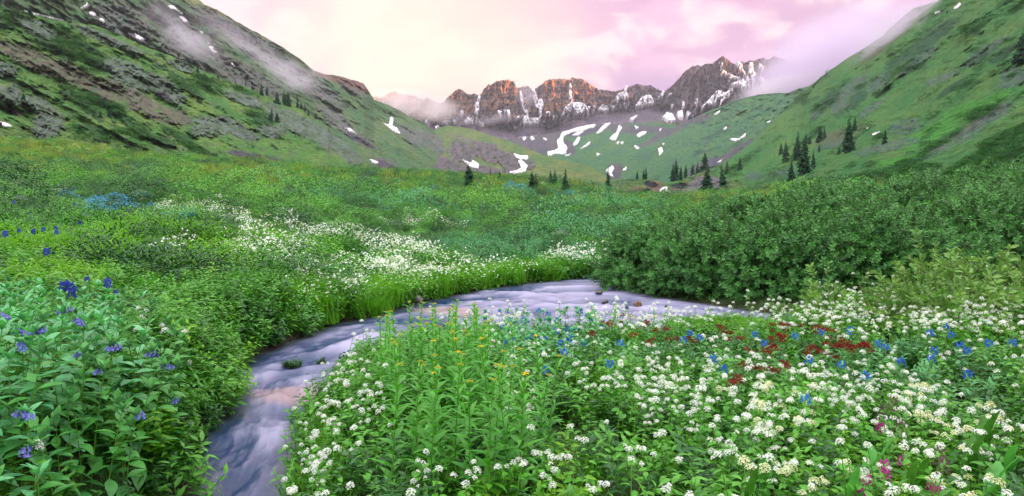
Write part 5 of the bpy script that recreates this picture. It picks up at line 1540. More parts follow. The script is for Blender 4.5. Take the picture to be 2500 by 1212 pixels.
# bluebell plants with bells, left bank
def C5(x, y): return x / 2.624, 750 + y / 2.624
def Ht(rec): return max(m[3].translation.z for m in rec) 
bells5 = [(100, 135, 1), (150, 120, 1), (240, 220, 1), (480, 60, 1), (370, 5, 1), (490, 275, 0), (625, 240, 0), (705, 230, 0), (550, 385, 0), (925, 275, 0), (950, 355, 0), (1175, 440, 0), (185, 640, 1), (225, 900, 0), (1275, 680, 0), (1105, 570, 0), (770, 660, 0), (40, 20, 1)]
GB = 'blue bell flowered plants on the left bank'
for i, (x, y, teal) in enumerate(bells5):
    u, v = C5(x, y)
    rec = (BT_BELL[i % 2] if teal else BB_BELL[i % 3])
    w = where_head(u, v + 6, Ht(rec))
    if w is None: continue
    stand('bluebell_plant', rec, w, U(0, 6.3), 1.0 * HSC, (U(-.08, .08), U(-.08, .08)), ('blue green' if teal else 'bright green') + ' plant with violet bells, %s, %s' % (depth_word(v, [800, 870, 960], ['top of the left bank', 'upper left leaves', 'middle left leaves', 'low among the left leaves']), depth_word(u, [70, 160, 300, 420], ['at the left edge', 'near the left edge', 'left of the white group', 'below the white group', 'near the water'])), 'plant', GB)
    TAKEN.append((w[0], w[1]))
# leafy ones between them
rg = np.random.default_rng(21)
cnt = 0
for _ in range(20000):
    if cnt >= 240: break
    y = rg.uniform(1.7, 6.9); x = rg.uniform(-.78 * y - 1.2, -1.9)
    if chan_dist(np.array([x]), np.array([y]))[0] < .16: continue
    if not free(x, y, .125): continue
    z = float(ground_z(x, y))
    u, v = proj(np.array((x, y, z + .7)))
    if u > 560 or u < -120 or v > 1380: continue
    teal = (v < 930 and u < 330 and rg.uniform() < .6) or (u < 90 and rg.uniform() < .4)
    rec = (BT_PLAIN if teal else BB_PLAIN)[rg.integers(0, 2 if teal else 5)]
    sc_ = rg.uniform(.85, 1.08)
    if v < 800: sc_ *= .85
    wh = '%s, %s' % (depth_word(v, [830, 900, 980, 1080, 1180], ['highest row', 'second row', 'third row', 'fourth row', 'low row', 'bottom edge']), depth_word(u, [60, 150, 250, 350], ['left edge', 'near the left edge', 'middle of the left bank', 'towards the water', 'beside the water']))
    ed = 'tall leafy herb leaning over the water at the left bank edge' if chan_dist(np.array([x]), np.array([y]))[0] < .5 else ('blue green leafy herb without flowers in the left foreground' if teal else 'bright green broad leaved herb without flowers in the left foreground')
    stand('leafy_herb', rec, (x, y, z), rg.uniform(0, 6.3), sc_, (rg.uniform(-.1, .1), rg.uniform(-.1, .1)), {'t': 'tall leafy herb leaning over the water, ', 'b': 'blue green leafy herb without flowers, ', 'x': 'bright green broad leaved herb without flowers, '}[ed[0] if ed[1] != 'r' else 'x'] + wh, 'plant', {'t': 'leafy herbs leaning over the water', 'b': 'blue green leafy herbs of the left foreground'}.get(ed[0] if ed[1] != 'r' else 'x', 'bright green leafy herbs of the left foreground'))
    TAKEN.append((x, y)); cnt += 1

# ragwort clump (yellow) on the near bank
def C6(x, y): return 700 + x / 2.3675, 700 + y / 2.3675
yf = [(805, 320), (1195, 350), (865, 515), (1065, 380), (1480, 295), (1350, 515), (1105, 305), (1025, 315)]
yb = [(725, 95), (945, 80), (895, 130), (600, 165), (555, 180), (1000, 180), (660, 145), (1155, 195), (860, 100), (970, 140), (1070, 185), (595, 465), (740, 450), (965, 460), (815, 470), (965, 405), (1260, 385), (1380, 380), (780, 200), (900, 230), (700, 240), (1110, 260), (1190, 460), (640, 330), (1060, 560), (880, 420), (1290, 470)]
for i, (x, y) in enumerate(yf):
    u, v = C6(x, y); rec = RAG_F[i % 2]; w = where_head(u, v, Ht(rec) * .9)
    if w: stand('ragwort_plant', rec, w, U(0, 6.3), .9 * HSC, (U(-.05, .05), U(-.05, .05)), 'narrow leaved plant with open yellow flower, %s of the middle clump' % depth_word(u, [1060, 1130, 1200, 1290], ['left part', 'left centre', 'centre', 'right centre', 'right end']), 'plant', 'yellow flowering plants of the middle clump'); TAKEN.append(w[:2])
for i, (x, y) in enumerate(yb):
    u, v = C6(x, y); rec = RAG_B[i % 3]; w = where_head(u, v, Ht(rec) * .88)
    if w: stand('ragwort_plant', rec, w, U(0, 6.3), .88 * HSC, (U(-.07, .07), U(-.07, .07)), 'tall budding narrow leaved plant, %s %s of the middle clump' % (depth_word(v, [750, 775, 850], ['topmost tips', 'upper tips', 'middle tips', 'lower tips']), depth_word(u, [960, 1040, 1120, 1200], ['at the stream side', 'left of centre', 'in the centre', 'right of centre', 'at the right side'])), 'plant', 'budding plants of the middle clump'); TAKEN.append(w[:2])

rgk = np.random.default_rng(77)
for i in range(46):
    u = rgk.uniform(930, 1480); v = rgk.uniform(770, 960)
    if ellipses(np.array([u]), np.array([v]), [(1120, 860, 250, 120, 8)], 0)[0] < .1: continue
    rec = RAG_B[i % 3]; s_ = rgk.uniform(.74, .9); w = where_head(u, v, Ht(rec) * s_)
    if w and free(w[0], w[1], .10): stand('ragwort_plant', rec, w, U(0, 6.3), s_ * HSC, (U(-.07, .07), U(-.07, .07)), 'narrow leaved plant with tight green buds, %s, %s of the middle clump' % (depth_word(v, [820, 870], ['back', 'middle', 'front']), depth_word(u, [1040, 1120, 1200, 1300], ['stream side', 'left part', 'centre', 'right part', 'far right'])), 'plant', 'lower budding plants of the middle clump'); TAKEN.append(w[:2])

for i in range(24):
    u = rgk.uniform(925, 1165); v = 742 + rgk.uniform(0, 1) ** 1.3 * 90 + max(0, 985 - u) * .6
    rec = RAG_B[i % 3]; s_ = .86; w = where_head(u, v, Ht(rec) * s_)
    if w: stand('ragwort_plant', rec, w, U(0, 6.3), s_ * HSC, (U(-.05, .05), U(-.05, .05)), 'tall budding plant at the back of the middle clump, %s, %s' % ('touching the water' if u < 1000 else ('left centre' if u < 1060 else ('right centre' if u < 1115 else 'right end')), depth_word(v, [765, 790], ['topmost', 'middle height', 'lower'])), 'plant', 'back row of the middle clump, ' + ('touching the water' if u < 1000 else ('against the water' if u < 1080 else 'right end')) ); TAKEN.append(w[:2])
BB_BLUE = []
for rec0 in BT_BELL:
    rr_ = []
    for part, me, mat, M in rec0:
        if part == 'flower_cluster':
            me = me.copy(); me.materials.clear(); me.materials.append(M_bellb)
        rr_.append((part, me, mat, M))
    BB_BLUE.append(rr_)
for i in range(64):
    u = rgk.uniform(1165, 1470); v = 752 + rgk.uniform(0, 1) * 85
    rec = (BB_BLUE[i % 2] if i % 3 == 0 else BT_PLAIN[i % 2]); s_ = .62; w = where_head(u, v, Ht(rec) * s_)
    if w: stand('bluebell_plant', rec, w, U(0, 6.3), s_ * HSC, (U(-.08, .08), U(-.08, .08)), ('blue green plant with deep blue bells, %s of the blue patch' if i % 3 == 0 else 'blue green leafy plant without flowers, %s of the blue patch') % depth_word(u, [1260, 1360], ['left part', 'middle', 'right part']), 'plant', 'blue patch plants %s' % ('with bells' if i % 3 == 0 else 'without bells'))

# dark red crowns
def C7(x, y): return 1400 + x / 2.273, 500 + y / 2.273
def C8(x, y): return 1600 + x / 2.367, 700 + y / 2.367
reds = [C7(*p) for p in [(175, 655), (240, 650), (290, 635), (205, 672), (380, 660), (410, 685), (325, 725), (115, 710), (480, 725), (540, 745), (420, 745), (820, 710), (860, 715), (900, 740), (1135, 690), (1180, 675), (1155, 725), (1235, 695), (1350, 710), (1410, 695), (1120, 780), (1090, 785), (1410, 770), (1460, 780), (1530, 790), (1610, 775), (650, 780)]] + \
       [C8(*p) for p in [(1050, 340), (1120, 350), (1120, 380), (1210, 335), (1250, 355), (1050, 375), (890, 355), (1000, 390), (910, 415), (645, 350), (690, 345), (590, 400), (565, 465), (525, 450), (750, 495), (680, 485), (450, 545), (460, 580), (730, 285), (710, 250), (935, 265), (990, 250), (620, 375), (1140, 365), (1225, 345)]]
for i, (u, v) in enumerate(reds):
    rec = KING[i % 3]; w = where_head(u, v, .30 * 1.35)
    if w: stand('red_crown_plant', rec, w, U(0, 6.3), 1.35 * HSC, (0, 0), 'plant with dark red flat flower heads, %s, %s' % (depth_word(v, [800, 830, 860, 890], ['nearest the water', 'second band', 'third band', 'fourth band', 'lowest band']), depth_word(u, [1550, 1700, 1850, 1950, 2050], ['left end of the red ones', 'left part', 'centre left', 'centre', 'right part', 'right end'])), 'plant', 'dark red flowered plants behind the white drift, %d' % (int(u) // 150), ('foliage',))
# blue flowered plants, right and middle
blues = [C8(*p) for p in [(155, 310), (205, 275), (270, 300), (615, 270), (615, 330), (845, 285), (970, 262), (1085, 250), (1545, 255), (1650, 230), (1710, 275), (1720, 325), (860, 425), (1045, 445), (1190, 515), (835, 660), (1830, 505), (1830, 375), (1385, 415), (1590, 350), (1295, 325), (1325, 355), (1910, 210), (2120, 325), (1570, 390), (265, 405), (450, 470), (1960, 325), (1100, 240), (1560, 265)]] + \
        [C6(*p) for p in [(1460, 140), (1390, 185), (1290, 190), (1550, 190), (1680, 140), (1740, 170), (1590, 290), (1540, 255), (1620, 235), (1720, 330), (1630, 320), (1885, 325), (1280, 230), (1605, 385), (1545, 465), (1890, 450), (1530, 155)]]
for i, (u, v) in enumerate(blues):
    rec = BLUES[i % 3]; w = where_head(u, v, .42 * 1.1)
    g_ = ('in the patch left of the dark red flowers', 'blue flowered plants left of the dark red flowers') if u < 1500 else ('among the white and dark red flowers', 'blue flowered plants on the right')
    if w: stand('blue_flower_plant', rec, w, U(0, 6.3), 1.1 * HSC, (U(-.1, .1), U(-.1, .1)), 'slender plant with vivid blue flowers, %s, %s' % (g_[0].replace('in the patch left of the dark red flowers', 'left of the red ones').replace('among the white and dark red flowers', 'among red and white ones'), depth_word(v, [790, 830, 880], ['back', 'second row', 'third row', 'front'])), 'plant', g_[1], ('foliage',))
# larkspur on the left
def C4(x, y): return x / 2.693, 400 + y / 2.693
for i, (x, y, s) in enumerate([(90, 245, 1.1), (30, 440, 1.1), (135, 425, .9), (215, 430, 1.), (285, 420, 1.), (350, 410, .9), (390, 435, 1.), (520, 380, .9), (315, 550, 1.1), (555, 745, .8), (730, 755, 1.0), (695, 795, .8), (440, 830, 1.), (515, 805, .7), (460, 765, 1.1), (485, 775, 1.1), (180, 320, .8), (480, 260, .9), (470, 830, .9), (745, 830, .7), (435, 790, .9)]):
    u, v = C4(x, y); rec = LARK[i % 2]; w = where_head(u, v, .78 * s)
    if w:
        lab, gp = ('larkspur with a dark blue purple head, in the close cluster above the left foreground leaves', 'close larkspurs') if v > 660 else ('distant larkspur with a dark blue head over the left meadow', 'far larkspurs')
        stand('larkspur_plant', rec, w, U(0, 6.3), s * HSC, (0, 0), lab, 'plant', gp, ('foliage',))
# magenta and dusky spikes
for i, (x, y) in enumerate([(1330, 825), (1480, 1005), (1365, 1040), (1375, 1090), (1200, 1125), (1190, 1165), (1225, 1190), (1575, 1150), (1610, 1165)]):
    u, v = C8(x, y); rec = MAGS[i % 2]; w = where_head(u, v, .34)
    if w: stand('magenta_flower_plant', rec, w, U(0, 6.3), 1.0 * HSC, (0, 0), 'plant with a bright magenta flower spike at the lower right corner', 'plant', 'magenta flowered plants at the lower right', ('foliage',))
for i, (x, y) in enumerate([(508, 733), (528, 742), (540, 740), (518, 772), (577, 773), (611, 807), (1096, 687)]):
    rec = MAGS[i % 2]; w = where_head(x, y, .34 * .9)
    if w: stand('magenta_flower_plant', rec, w, U(0, 6.3), .9 * HSC, (0, 0), 'small magenta flower half hidden in the green of the far bank', 'plant', 'magenta flowered plants of the far bank', ('foliage',))
for i, (x, y) in enumerate([(1365, 670), (1360, 710), (1465, 790), (1600, 960), (1610, 1010)]):
    u, v = C8(x, y); rec = DUSK[i % 2]; w = where_head(u, v, .56)
    if w: stand('dusky_spike_plant', rec, w, U(0, 6.3), 1.0 * HSC, (0, 0), 'thin faded purple grey flower spike among the white flowers at the lower right', 'plant', 'dusky spikes', ('foliage',))
# broad upright leaves
for i, (x, y, L_, b) in enumerate([(1275, 805, .20, 0), (1890, 700, .25, 1), (1945, 920, .23, 0), (625, 870, .16, 0), (1140, 1000, .20, 0), (990, 1105, .16, 0), (860, 1020, .12, 0), (960, 1040, .12, 0), (1650, 1140, .12, 0), (1830, 800, .24, 1), (560, 980, .22, 1), (1340, 1100, .16, 1), (1480, 900, .16, 1), (1780, 1050, .2, 1), (2050, 800, .16, 0), (1520, 880, .14, 1), (1950, 780, .16, 1)]):
    u, v = C8(x, y); w = where_head(u, v, .50)
    if not w: continue
    rnd.seed(900 + i)
    mt = M_broad2 if b else M_broad
    me = LEAF_BROAD[i % 3].copy(); me.materials.clear(); me.materials.append(mt)
    st_, _ = stem_mesh(.34, (.05, 0), .005, .004); st_.materials.append(M_stem)
    rec = [('stem', st_, M_stem, Matrix.Identity(4))] + [('leaf', me, mt, MX((.008, 0, z_), a_ + U(-.5, .5), el_ + U(-.12, .12), U(-.5, .5), L_ * k_)) for (z_, a_, el_, k_) in ((.24, -1.2, 1.36, 1.15), (.17, 1.2, 1.12, 1.1), (.12, 3.3, .95, 1.0), (.2, 4.6, 1.2, .9))]
    stand('broad_leaved_plant', rec, w, 0, 1.0 * HSC, (U(-.1, .1), U(-.1, .1)), ('bright green' if b else 'blue green') + ' broad upright leaf standing above the white flowers at the lower right', 'plant', 'broad leaves %s' % ('of bright green' if b else 'of blue green'))

# white cress-like flowers: the 300 nearest as plants of their own, the rest as one mass
def white_density(u, v):
    d = .20 + .0 * u
    d = np.maximum(d, 1.0 * ellipses(u, v, [(1900, 930, 620, 95, 2), (2300, 1000, 260, 90, 0), (850, 960, 120, 110, -30), (2330, 760, 220, 50, -5), (2050, 760, 150, 30, 0)], 0, .5))
    d = np.maximum(d, .62 * ellipses(u, v, [(1900, 1100, 700, 160, 0), (1200, 1120, 300, 130, 0), (1650, 860, 500, 70, 0), (800, 1100, 110, 120, 0)], 0, .5))
    d = np.maximum(d, 1.7 * ellipses(u, v, [(850, 960, 130, 95, -35), (780, 1060, 70, 90, 0)], 0, .6))
    d = d * (1 - .82 * ellipses(u, v, [(1090, 950, 190, 120, 5), (1000, 800, 150, 60, 0), (1080, 880, 220, 80, 0), (1370, 790, 110, 40, 0), (1150, 1030, 120, 40, 0)], 0, .5))
    d = d * (1 - .68 * ellipses(u, v, [(1750, 815, 500, 48, 2), (2250, 850, 120, 60, 0)], 0, .5))
    return d * (.40 + .9 * sstep(-.15, .3, fbm(u * .012, v * .02, 77, 3)))
n = 13000
cand = np.stack((rg.uniform(-2.2, 11.5, n), rg.uniform(1.5, 13.0, n)), -1)
# candidates spread evenly over the bank
cand = cand[near_bank(cand[:, 0], cand[:, 1]) & (np.abs(cand[:, 0]) < cand[:, 1] * .80 + .5)]
cz = ground_z(cand[:, 0], cand[:, 1])
u, v = proj(np.c_[cand, cz + .5])
dens = white_density(u, v)
keep = rg.uniform(0, 1, len(cand)) < dens * .92 * np.clip(.5 + cand[:, 1] / 9, .6, 1.4)
cand, cz, u, v = cand[keep], cz[keep], u[keep], v[keep]
order = np.argsort(np.hypot(cand[:, 0], cand[:, 1]) + 100 * ((u < -40) | (u > 2540) | (v > 1260)))
mP, mS, mI = [], [], []
cnt = 0
for k in order:
    x, y = cand[k]; zz = cz[k]
    creamy = (u[k] > 1800 and v[k] > 900) and rg.uniform() < .45
    sc_ = rg.uniform(.80, 1.14)
    vis = -40 < u[k] < 2540 and v[k] < 1260
    if vis and cnt < 285:
        rec = (CRESS_C if creamy else CRESS)[rg.integers(0, 3 if creamy else 7)]
        nh = sum(1 for q in rec if q[0] == 'flower_head'); nw = {1: 'one head', 2: 'two heads', 3: 'three heads', 4: 'four heads', 5: 'five heads', 6: 'six heads'}[nh]
        rw = 'bottom edge' if v[k] > 1110 else ('front rows' if v[k] > 1010 else ('middle rows' if v[k] > 920 else 'back rows'))
        ar = 'beside the stream' if u[k] < 1000 else ('below the yellow clump' if u[k] < 1450 else ('centre of the right drift' if u[k] < 1950 else 'right end of the drift'))
        if True: lab, gp = ('cream tinted' if creamy else 'white') + ' flowered plant with %s, %s, %s' % (nw, rw, ar), ('cream' if creamy else 'white') + ' flower plants with %s, %s, %s' % (nw, rw, ar)
        elif creamy: lab, gp = 'plant with cream yellow tinted flower clusters in the lower right drift', 'cream tinted flower plants'
        elif u[k] < 1000: lab, gp = 'white flowered plant at the near bank edge overhanging the stream', 'white flower plants along the near bank edge'
        elif u[k] < 1500: lab, gp = 'white flowered plant at the foot of the tall yellow budding clump', 'white flower plants below the yellow clump'
        else: lab, gp = 'white flowered plant in the dense drift at the lower right', 'white flower plants of the right drift'
        stand('white_flower_plant', rec, (x, y, zz), rg.uniform(0, 6.3), sc_, (rg.uniform(-.12, .12), rg.uniform(-.12, .12)), lab, 'plant', gp, ('foliage',))
        cnt += 1
    else:
        mP.append((x, y, zz)); mS.append(sc_ * (1 + .15 * (y > 7))); mI.append(rg.choice(FORMS['cressc'] if creamy else FORMS['cress']))
scatter('white_flowers', KINDS, np.array(mP), rots(len(mP), .12), np.array(mS), np.array(mI), kind='stuff', label='drift of small white flower heads on the right bank beyond the nearest plants')
print('individual cress', cnt, 'mass', len(mP))
# a few on the left bank
for i, (u_, v_) in enumerate([C5(*p) for p in [(160, 1020), (30, 1120), (1300, 1090), (1170, 1175), (720, 1200), (945, 600), (850, 95), (960, 80), (1020, 95), (1085, 95), (860, 170), (925, 150), (1105, 140), (910, 195), (985, 110), (1060, 210), (1230, 300), (1085, 318), (1130, 300), (1225, 335), (985, 290), (1250, 400), (800, 90), (1115, 265), (1210, 110)]]):
    rec = CRESS[i % 7]; w = where_head(u_, v_, .46 * (1.15 if i < 6 else 1.2))
    if w: stand('white_flower_plant', rec, w, U(0, 6.3), (1.5 if i == 0 else 1.15) if i < 6 else 1.2, (0, 0), 'white flowered plant rising between the large leaves of the left bank' if i < 6 else 'white flowered plant in the loose group over the left bank where the stream bends', 'plant', 'white flower plants among the left foreground leaves' if i < 6 else 'white flower group of the left bank bend', ('foliage',))

# ================================================================== CONIFERS
def conifer_meshes(seed, H=1., w=.20, tiers=30, br=9, ragged=.35, bare=.05):
    rg = np.random.default_rng(seed)
    V, F = tube_geo([(0, 0, -.06), (.004, 0, .5), (0, .003, .97)], .022, .003, 6)
    tr = mk_mesh('trunk', V, F, True)
    mb = MB()
    for i in range(tiers):
        t = i / (tiers - 1)
        z = bare + (1 - bare) * t ** .95
        R0 = w * (1 - t) ** .82 * (.80 + ragged * rg.uniform(-.5, .8)) + .012
        if t < .12: R0 *= .75 + t * 2
        for j in range(br if t < .8 else 6):
            a = rg.uniform(0, 6.28); r = R0 * rg.uniform(.6, 1.15); dr = rg.uniform(.25, .6)
            ca, sa = math.cos(a), math.sin(a)
            zz = z + rg.uniform(-.012, .012)
            hw = r * rg.uniform(.20, .34)
            tip = np.array((ca * r, sa * r, zz - dr * r * .8)); c0 = np.array((ca * r * .12, sa * r * .12, zz))
            m1 = np.array((ca * r * .55 - sa * hw, sa * r * .55 + ca * hw, zz - dr * r * .75)); m2 = np.array((ca * r * .55 + sa * hw, sa * r * .55 - ca * hw, zz - dr * r * .75))
            k1 = np.array((ca * r * .85 - sa * hw * .7, sa * r * .85 + ca * hw * .7, zz - dr * r * 1.15)); k2 = np.array((ca * r * .85 + sa * hw * .7, sa * r * .85 - ca * hw * .7, zz - dr * r * 1.15))
            mid = np.array((ca * r * .6, sa * r * .6, zz - dr * r * .25))
            mb.add([c0, m1, mid, m2, k1, k2, tip], F3=[(0, 1, 2), (0, 2, 3), (2, 1, 4), (2, 4, 6), (2, 5, 3), (2, 6, 5)])
    cr = mb.mesh('crown')
    tr.materials.append(M_bark); cr.materials.append(M_conif)
    return tr, cr
CON = [conifer_meshes(700 + i, 1., w, 34, 9, rg_) for i, (w, rg_) in enumerate(((.20, .4), (.25, .35), (.30, .45), (.17, .6), (.38, .5)))]
def tree(S, u, v, h, kind, lab, cat='spruce', name='spruce_tree', group=None):
    """v is the foot of the tree, h its height in photo pixels"""
    if S is None:
        P = ray_ground(u, v, 1.1, 30)
        if P is None: P = at(u, v, 150.)
        P[2] -= 1.1; h = h + 1.1 / (P[1] * TH) * 1250
    else: P = S.surf(np.array(u), np.array(v))
    H = h / 1250 * TH * P[1]
    e = link(name, None, loc=tuple(P), label=lab, cat=cat, group=group)
    e.rotation_euler = (U(-.03, .03), U(-.03, .03), U(0, 6.3)); e.scale = (H, H, H)
    tr, cr = CON[kind]
    link('trunk', tr, parent=e); link('crown', cr, parent=e)
def k3(x, y): return 1500 + x / 2.424, y / 2.424
def k2(x, y): return 900 + x / 2.424, 100 + y / 2.424
def k1(x, y): return x / 2.424, y / 2.424
T3 = [(K, 135, 1062, 52, 0, 'thin spruce just left of the twin spruces above the waterfall'), (K, 172, 1060, 60, 3, 'shorter left one of the twin spruces above the waterfall'), (K, 186, 1060, 74, 3, 'taller right one of the twin spruces above the waterfall'),
      (F, 345, 1062, 105, 0, 'leftmost tall spruce of the clump right above the waterfall'), (F, 364, 1066, 125, 0, 'tallest spruce of the clump right above the waterfall'), (F, 390, 1066, 80, 1, 'short spruce at the right side of the clump above the waterfall'), (F, 420, 1052, 78, 0, 'lone slender spruce between the clump and the leaning slope spruces'),
      (F, 463, 1112, 135, 1, 'broad spruce rooted in the grey rock slope right of the waterfall'), (F, 490, 1050, 88, 0, 'spruce tip showing behind the one on the grey rock slope'), (F, 535, 1018, 112, 2, 'bushy spruce on the crest of the grey rock slope'), (F, 545, 1190, 175, 4, 'widest spruce, low skirted, at the foot of the grey rocks beside the willows'),
      (F, 640, 1165, 150, 2, 'dense spruce right of the widest one, just above the willows'), (F, 634, 1110, 130, 3, 'slender spruce top rising from behind the dense one above the willows'), (F, 665, 1032, 78, 1, 'small dense spruce directly above the two large ones by the willows'), (F, 742, 1008, 76, 1, 'lone spruce at the left end of a dark strip of scrub'), (F, 722, 1135, 66, 3, 'faint small spruce right of the dense one above the willows'), (F, 412, 1178, 44, 1, 'tiny spruce at the water edge below the grey rocks'),
      (F, 985, 917, 68, 1, 'small spruce at the left end of the big right hand group'), (F, 1013, 962, 118, 1, 'well shaped spruce left of the tallest pair in the right hand group'), (F, 1080, 952, 165, 0, 'tallest narrow spruce of the right hand group'), (F, 1132, 862, 74, 3, 'thin spruce behind the right hand group'), (F, 1155, 855, 50, 2, 'low bushy spruce behind the right hand group'), (F, 1120, 1035, 215, 1, 'largest dark spruce of the right hand group'),
      (F, 1046, 1098, 148, 0, 'front spruce of the right hand group, standing lowest next to the willows'), (F, 1178, 1000, 105, 3, 'sparse spruce at the right side of the right hand group'), (F, 1216, 842, 88, 2, 'wide spruce of the pair above the pale stones'), (F, 1242, 822, 62, 1, 'right one of the pair above the pale stones'), (F, 1212, 902, 46, 3, 'tiny spruce on the pale stones'),
      (F, 1380, 905, 205, 0, 'tall ragged lone spruce on the right slope'), (F, 1392, 900, 130, 2, 'bushy lower trunked spruce pressed against the tall ragged one'), (F, 1330, 915, 38, 4, 'tiny bush like spruce left of the tall ragged one'), (F, 1420, 778, 84, 1, 'spruce above and right of the tall ragged one'), (F, 1598, 852, 84, 1, 'isolated spruce between two grey rock patches on the right slope'),
      (F, 1254, 448, 30, 1, 'tiny upper spruce on the skyline of the right mountain'), (F, 1178, 524, 28, 1, 'tiny lower spruce on the skyline of the right mountain'), (F, 2412, 372, 190, 2, 'near black spruce at the right edge of the picture high on the slope'), (F, 1968, 82, 26, 1, 'tiny spruce beside a snow streak near the top of the right mountain'), (F, 1210, 640, 14, 2, 'speck of a spruce in the middle of the right mountain')]
for (S, x, y, h, k, lab) in T3: tree(S, *k3(x, y), h / 2.424 * 1.08, k, lab)
T2 = [(None, 597, 842, 108, 2, 'stout lone spruce at the left end of the meadow brow'), (None, 700, 832, 34, 2, 'low spruce bush left of the bare thin tree'), (None, 775, 810, 42, 1, 'small spruce right of the bare thin tree'), (None, 965, 852, 74, 2, 'wide based spruce on the brow left of the three slender ones'), (None, 990, 842, 54, 0, 'thin spruce touching the wide based one'),
      (None, 1078, 842, 72, 1, 'left of the two close spruces in the middle of the brow'), (None, 1102, 844, 80, 0, 'right of the two close spruces in the middle of the brow'), (None, 1163, 858, 98, 0, 'slender lone spruce right of the close pair on the brow'), (None, 1420, 877, 120, 3, 'narrow dark spruce in front of the thin snow streak')]
for (S, x, y, h, k, lab) in T2: tree(S, *k2(x, y), h / 2.424 * 1.12, k, lab)
tr_, cr_ = CON[3]
P = ray_ground(*k2(720, 828), 0, 10)
if P is not None:
    Hh = 80 / 2.424 / 1250 * TH * P[1]
    e = link('bare_tree', None, loc=tuple(P), label='thin bare greyish tree right of the lone stout spruce', cat='tree')
    V, F_ = tube_geo([(0, 0, -.1), (.1, 0, Hh * .5), (0, 0, Hh)], .16, .03, 6); link('trunk', mk_mesh('trunk', V, F_, True), M_bark, parent=e)
    mb = MB()
    for i in range(26):
        a = U(0, 6.3); z = Hh * U(.2, .95); r = Hh * .12 * (1.2 - z / Hh)
        V, F_ = tube_geo([(0, 0, z), (r * .6 * math.cos(a), r * .6 * math.sin(a), z - .1), (r * math.cos(a), r * math.sin(a), z + .1)], .04, .015, 3); mb.add(V, F4=F_)
    link('crown', mb.mesh('crown'), M_bark, parent=e)
T1 = [(A, 178, 92, 56, 2, 'dark spruce at the left end of the long snow patch'), (A, 1170, 432, 44, 2, 'upper spruce of the small pair on the spur crest'), (A, 1212, 462, 34, 2, 'lower spruce of the small pair on the spur crest'), (A, 1290, 440, 24, 4, 'low bushy spruce on the spur crest between the pairs'), (A, 1395, 470, 22, 1, 'tiny spruce on the crest left of the first thin one'),
      (A, 1455, 500, 44, 3, 'first thin spruce of the row climbing down the spur crest'), (A, 1495, 520, 34, 2, 'short bushy spruce second in the row on the spur crest'), (A, 1548, 566, 66, 1, 'left spruce of the close pair above the main grove'), (A, 1580, 562, 62, 0, 'right spruce of the close pair above the main grove'), (A, 1640, 618, 76, 2, 'bushy left spruce of the main grove on the spur'), (A, 1682, 620, 86, 0, 'middle slender spruce of the main grove on the spur'),
      (A, 1708, 630, 92, 1, 'tallest spruce of the main grove on the spur'), (A, 1762, 640, 60, 0, 'first spruce right of the gap in the main grove'), (A, 1782, 648, 50, 1, 'second spruce right of the gap in the main grove'), (A, 1805, 662, 48, 0, 'third spruce stepping down from the main grove'), (A, 1826, 686, 40, 1, 'fourth small spruce stepping down from the main grove'), (A, 1868, 700, 32, 2, 'last small spruce at the right end of the spur crest'),
      (A, 1608, 712, 82, 3, 'thin spruce below the main grove'), (A, 1640, 726, 60, 4, 'spreading dark spruce below the main grove beside the thin one'), (A, 1596, 718, 46, 4, 'low spreading spruce left of the thin one below the grove'), (A, 612, 640, 62, 4, 'wide dark spruce in the middle of the green left slope'), (A, 686, 690, 86, 2, 'spruce right of the wide dark one on the left slope'), (A, 650, 700, 50, 4, 'low spruce between the two in the middle of the left slope'), (A, 1057, 350, 24, 1, 'tiny spruce at the upper edge of the spur near the mist'),
      (A, 425, 172, 26, 2, 'tiny spruce right of the long snow patch'), (A, 140, 610, 60, 4, 'dark bushy spruce beside the grey crag at the left edge'), (A, 555, 690, 34, 4, 'tiny low spruce left of the wide dark one')]
for (S, x, y, h, k, lab) in T1: tree(S, *k1(x, y), h / 2.424, k, lab)

# ================================================================== AIR
hz_m = bpy.data.materials.new('mat_haze'); hz_m.use_nodes = True
t = hz_m.node_tree
for n_ in list(t.nodes): t.nodes.remove(n_)
o_ = nd(t, 'ShaderNodeOutputMaterial'); pv = nd(t, 'ShaderNodeVolumePrincipled')
t.links.new(pv.outputs[0], o_.inputs['Volume'])
pv.inputs['Color'].default_value = (.93, .90, 1.0, 1)
pv.inputs['Density'].default_value = HAZE
pv.inputs['Anisotropy'].default_value = 0.1
def box_mesh(name, x0, x1, y0, y1, z0, z1):
    V = [(x, y, z) for x in (x0, x1) for y in (y0, y1) for z in (z0, z1)]
    return mk_mesh(name, V, np.array([(0, 1, 3, 2), (4, 6, 7, 5), (0, 4, 5, 1), (2, 3, 7, 6), (0, 2, 6, 4), (1, 5, 7, 3)]))
if HAZE > 0:
    hb = link('haze', box_mesh('haze', -5200, 5200, -5200, 5200, -14, 960), hz_m, kind='stuff')
    hb['label'] = 'thin bluish morning haze filling the valley'

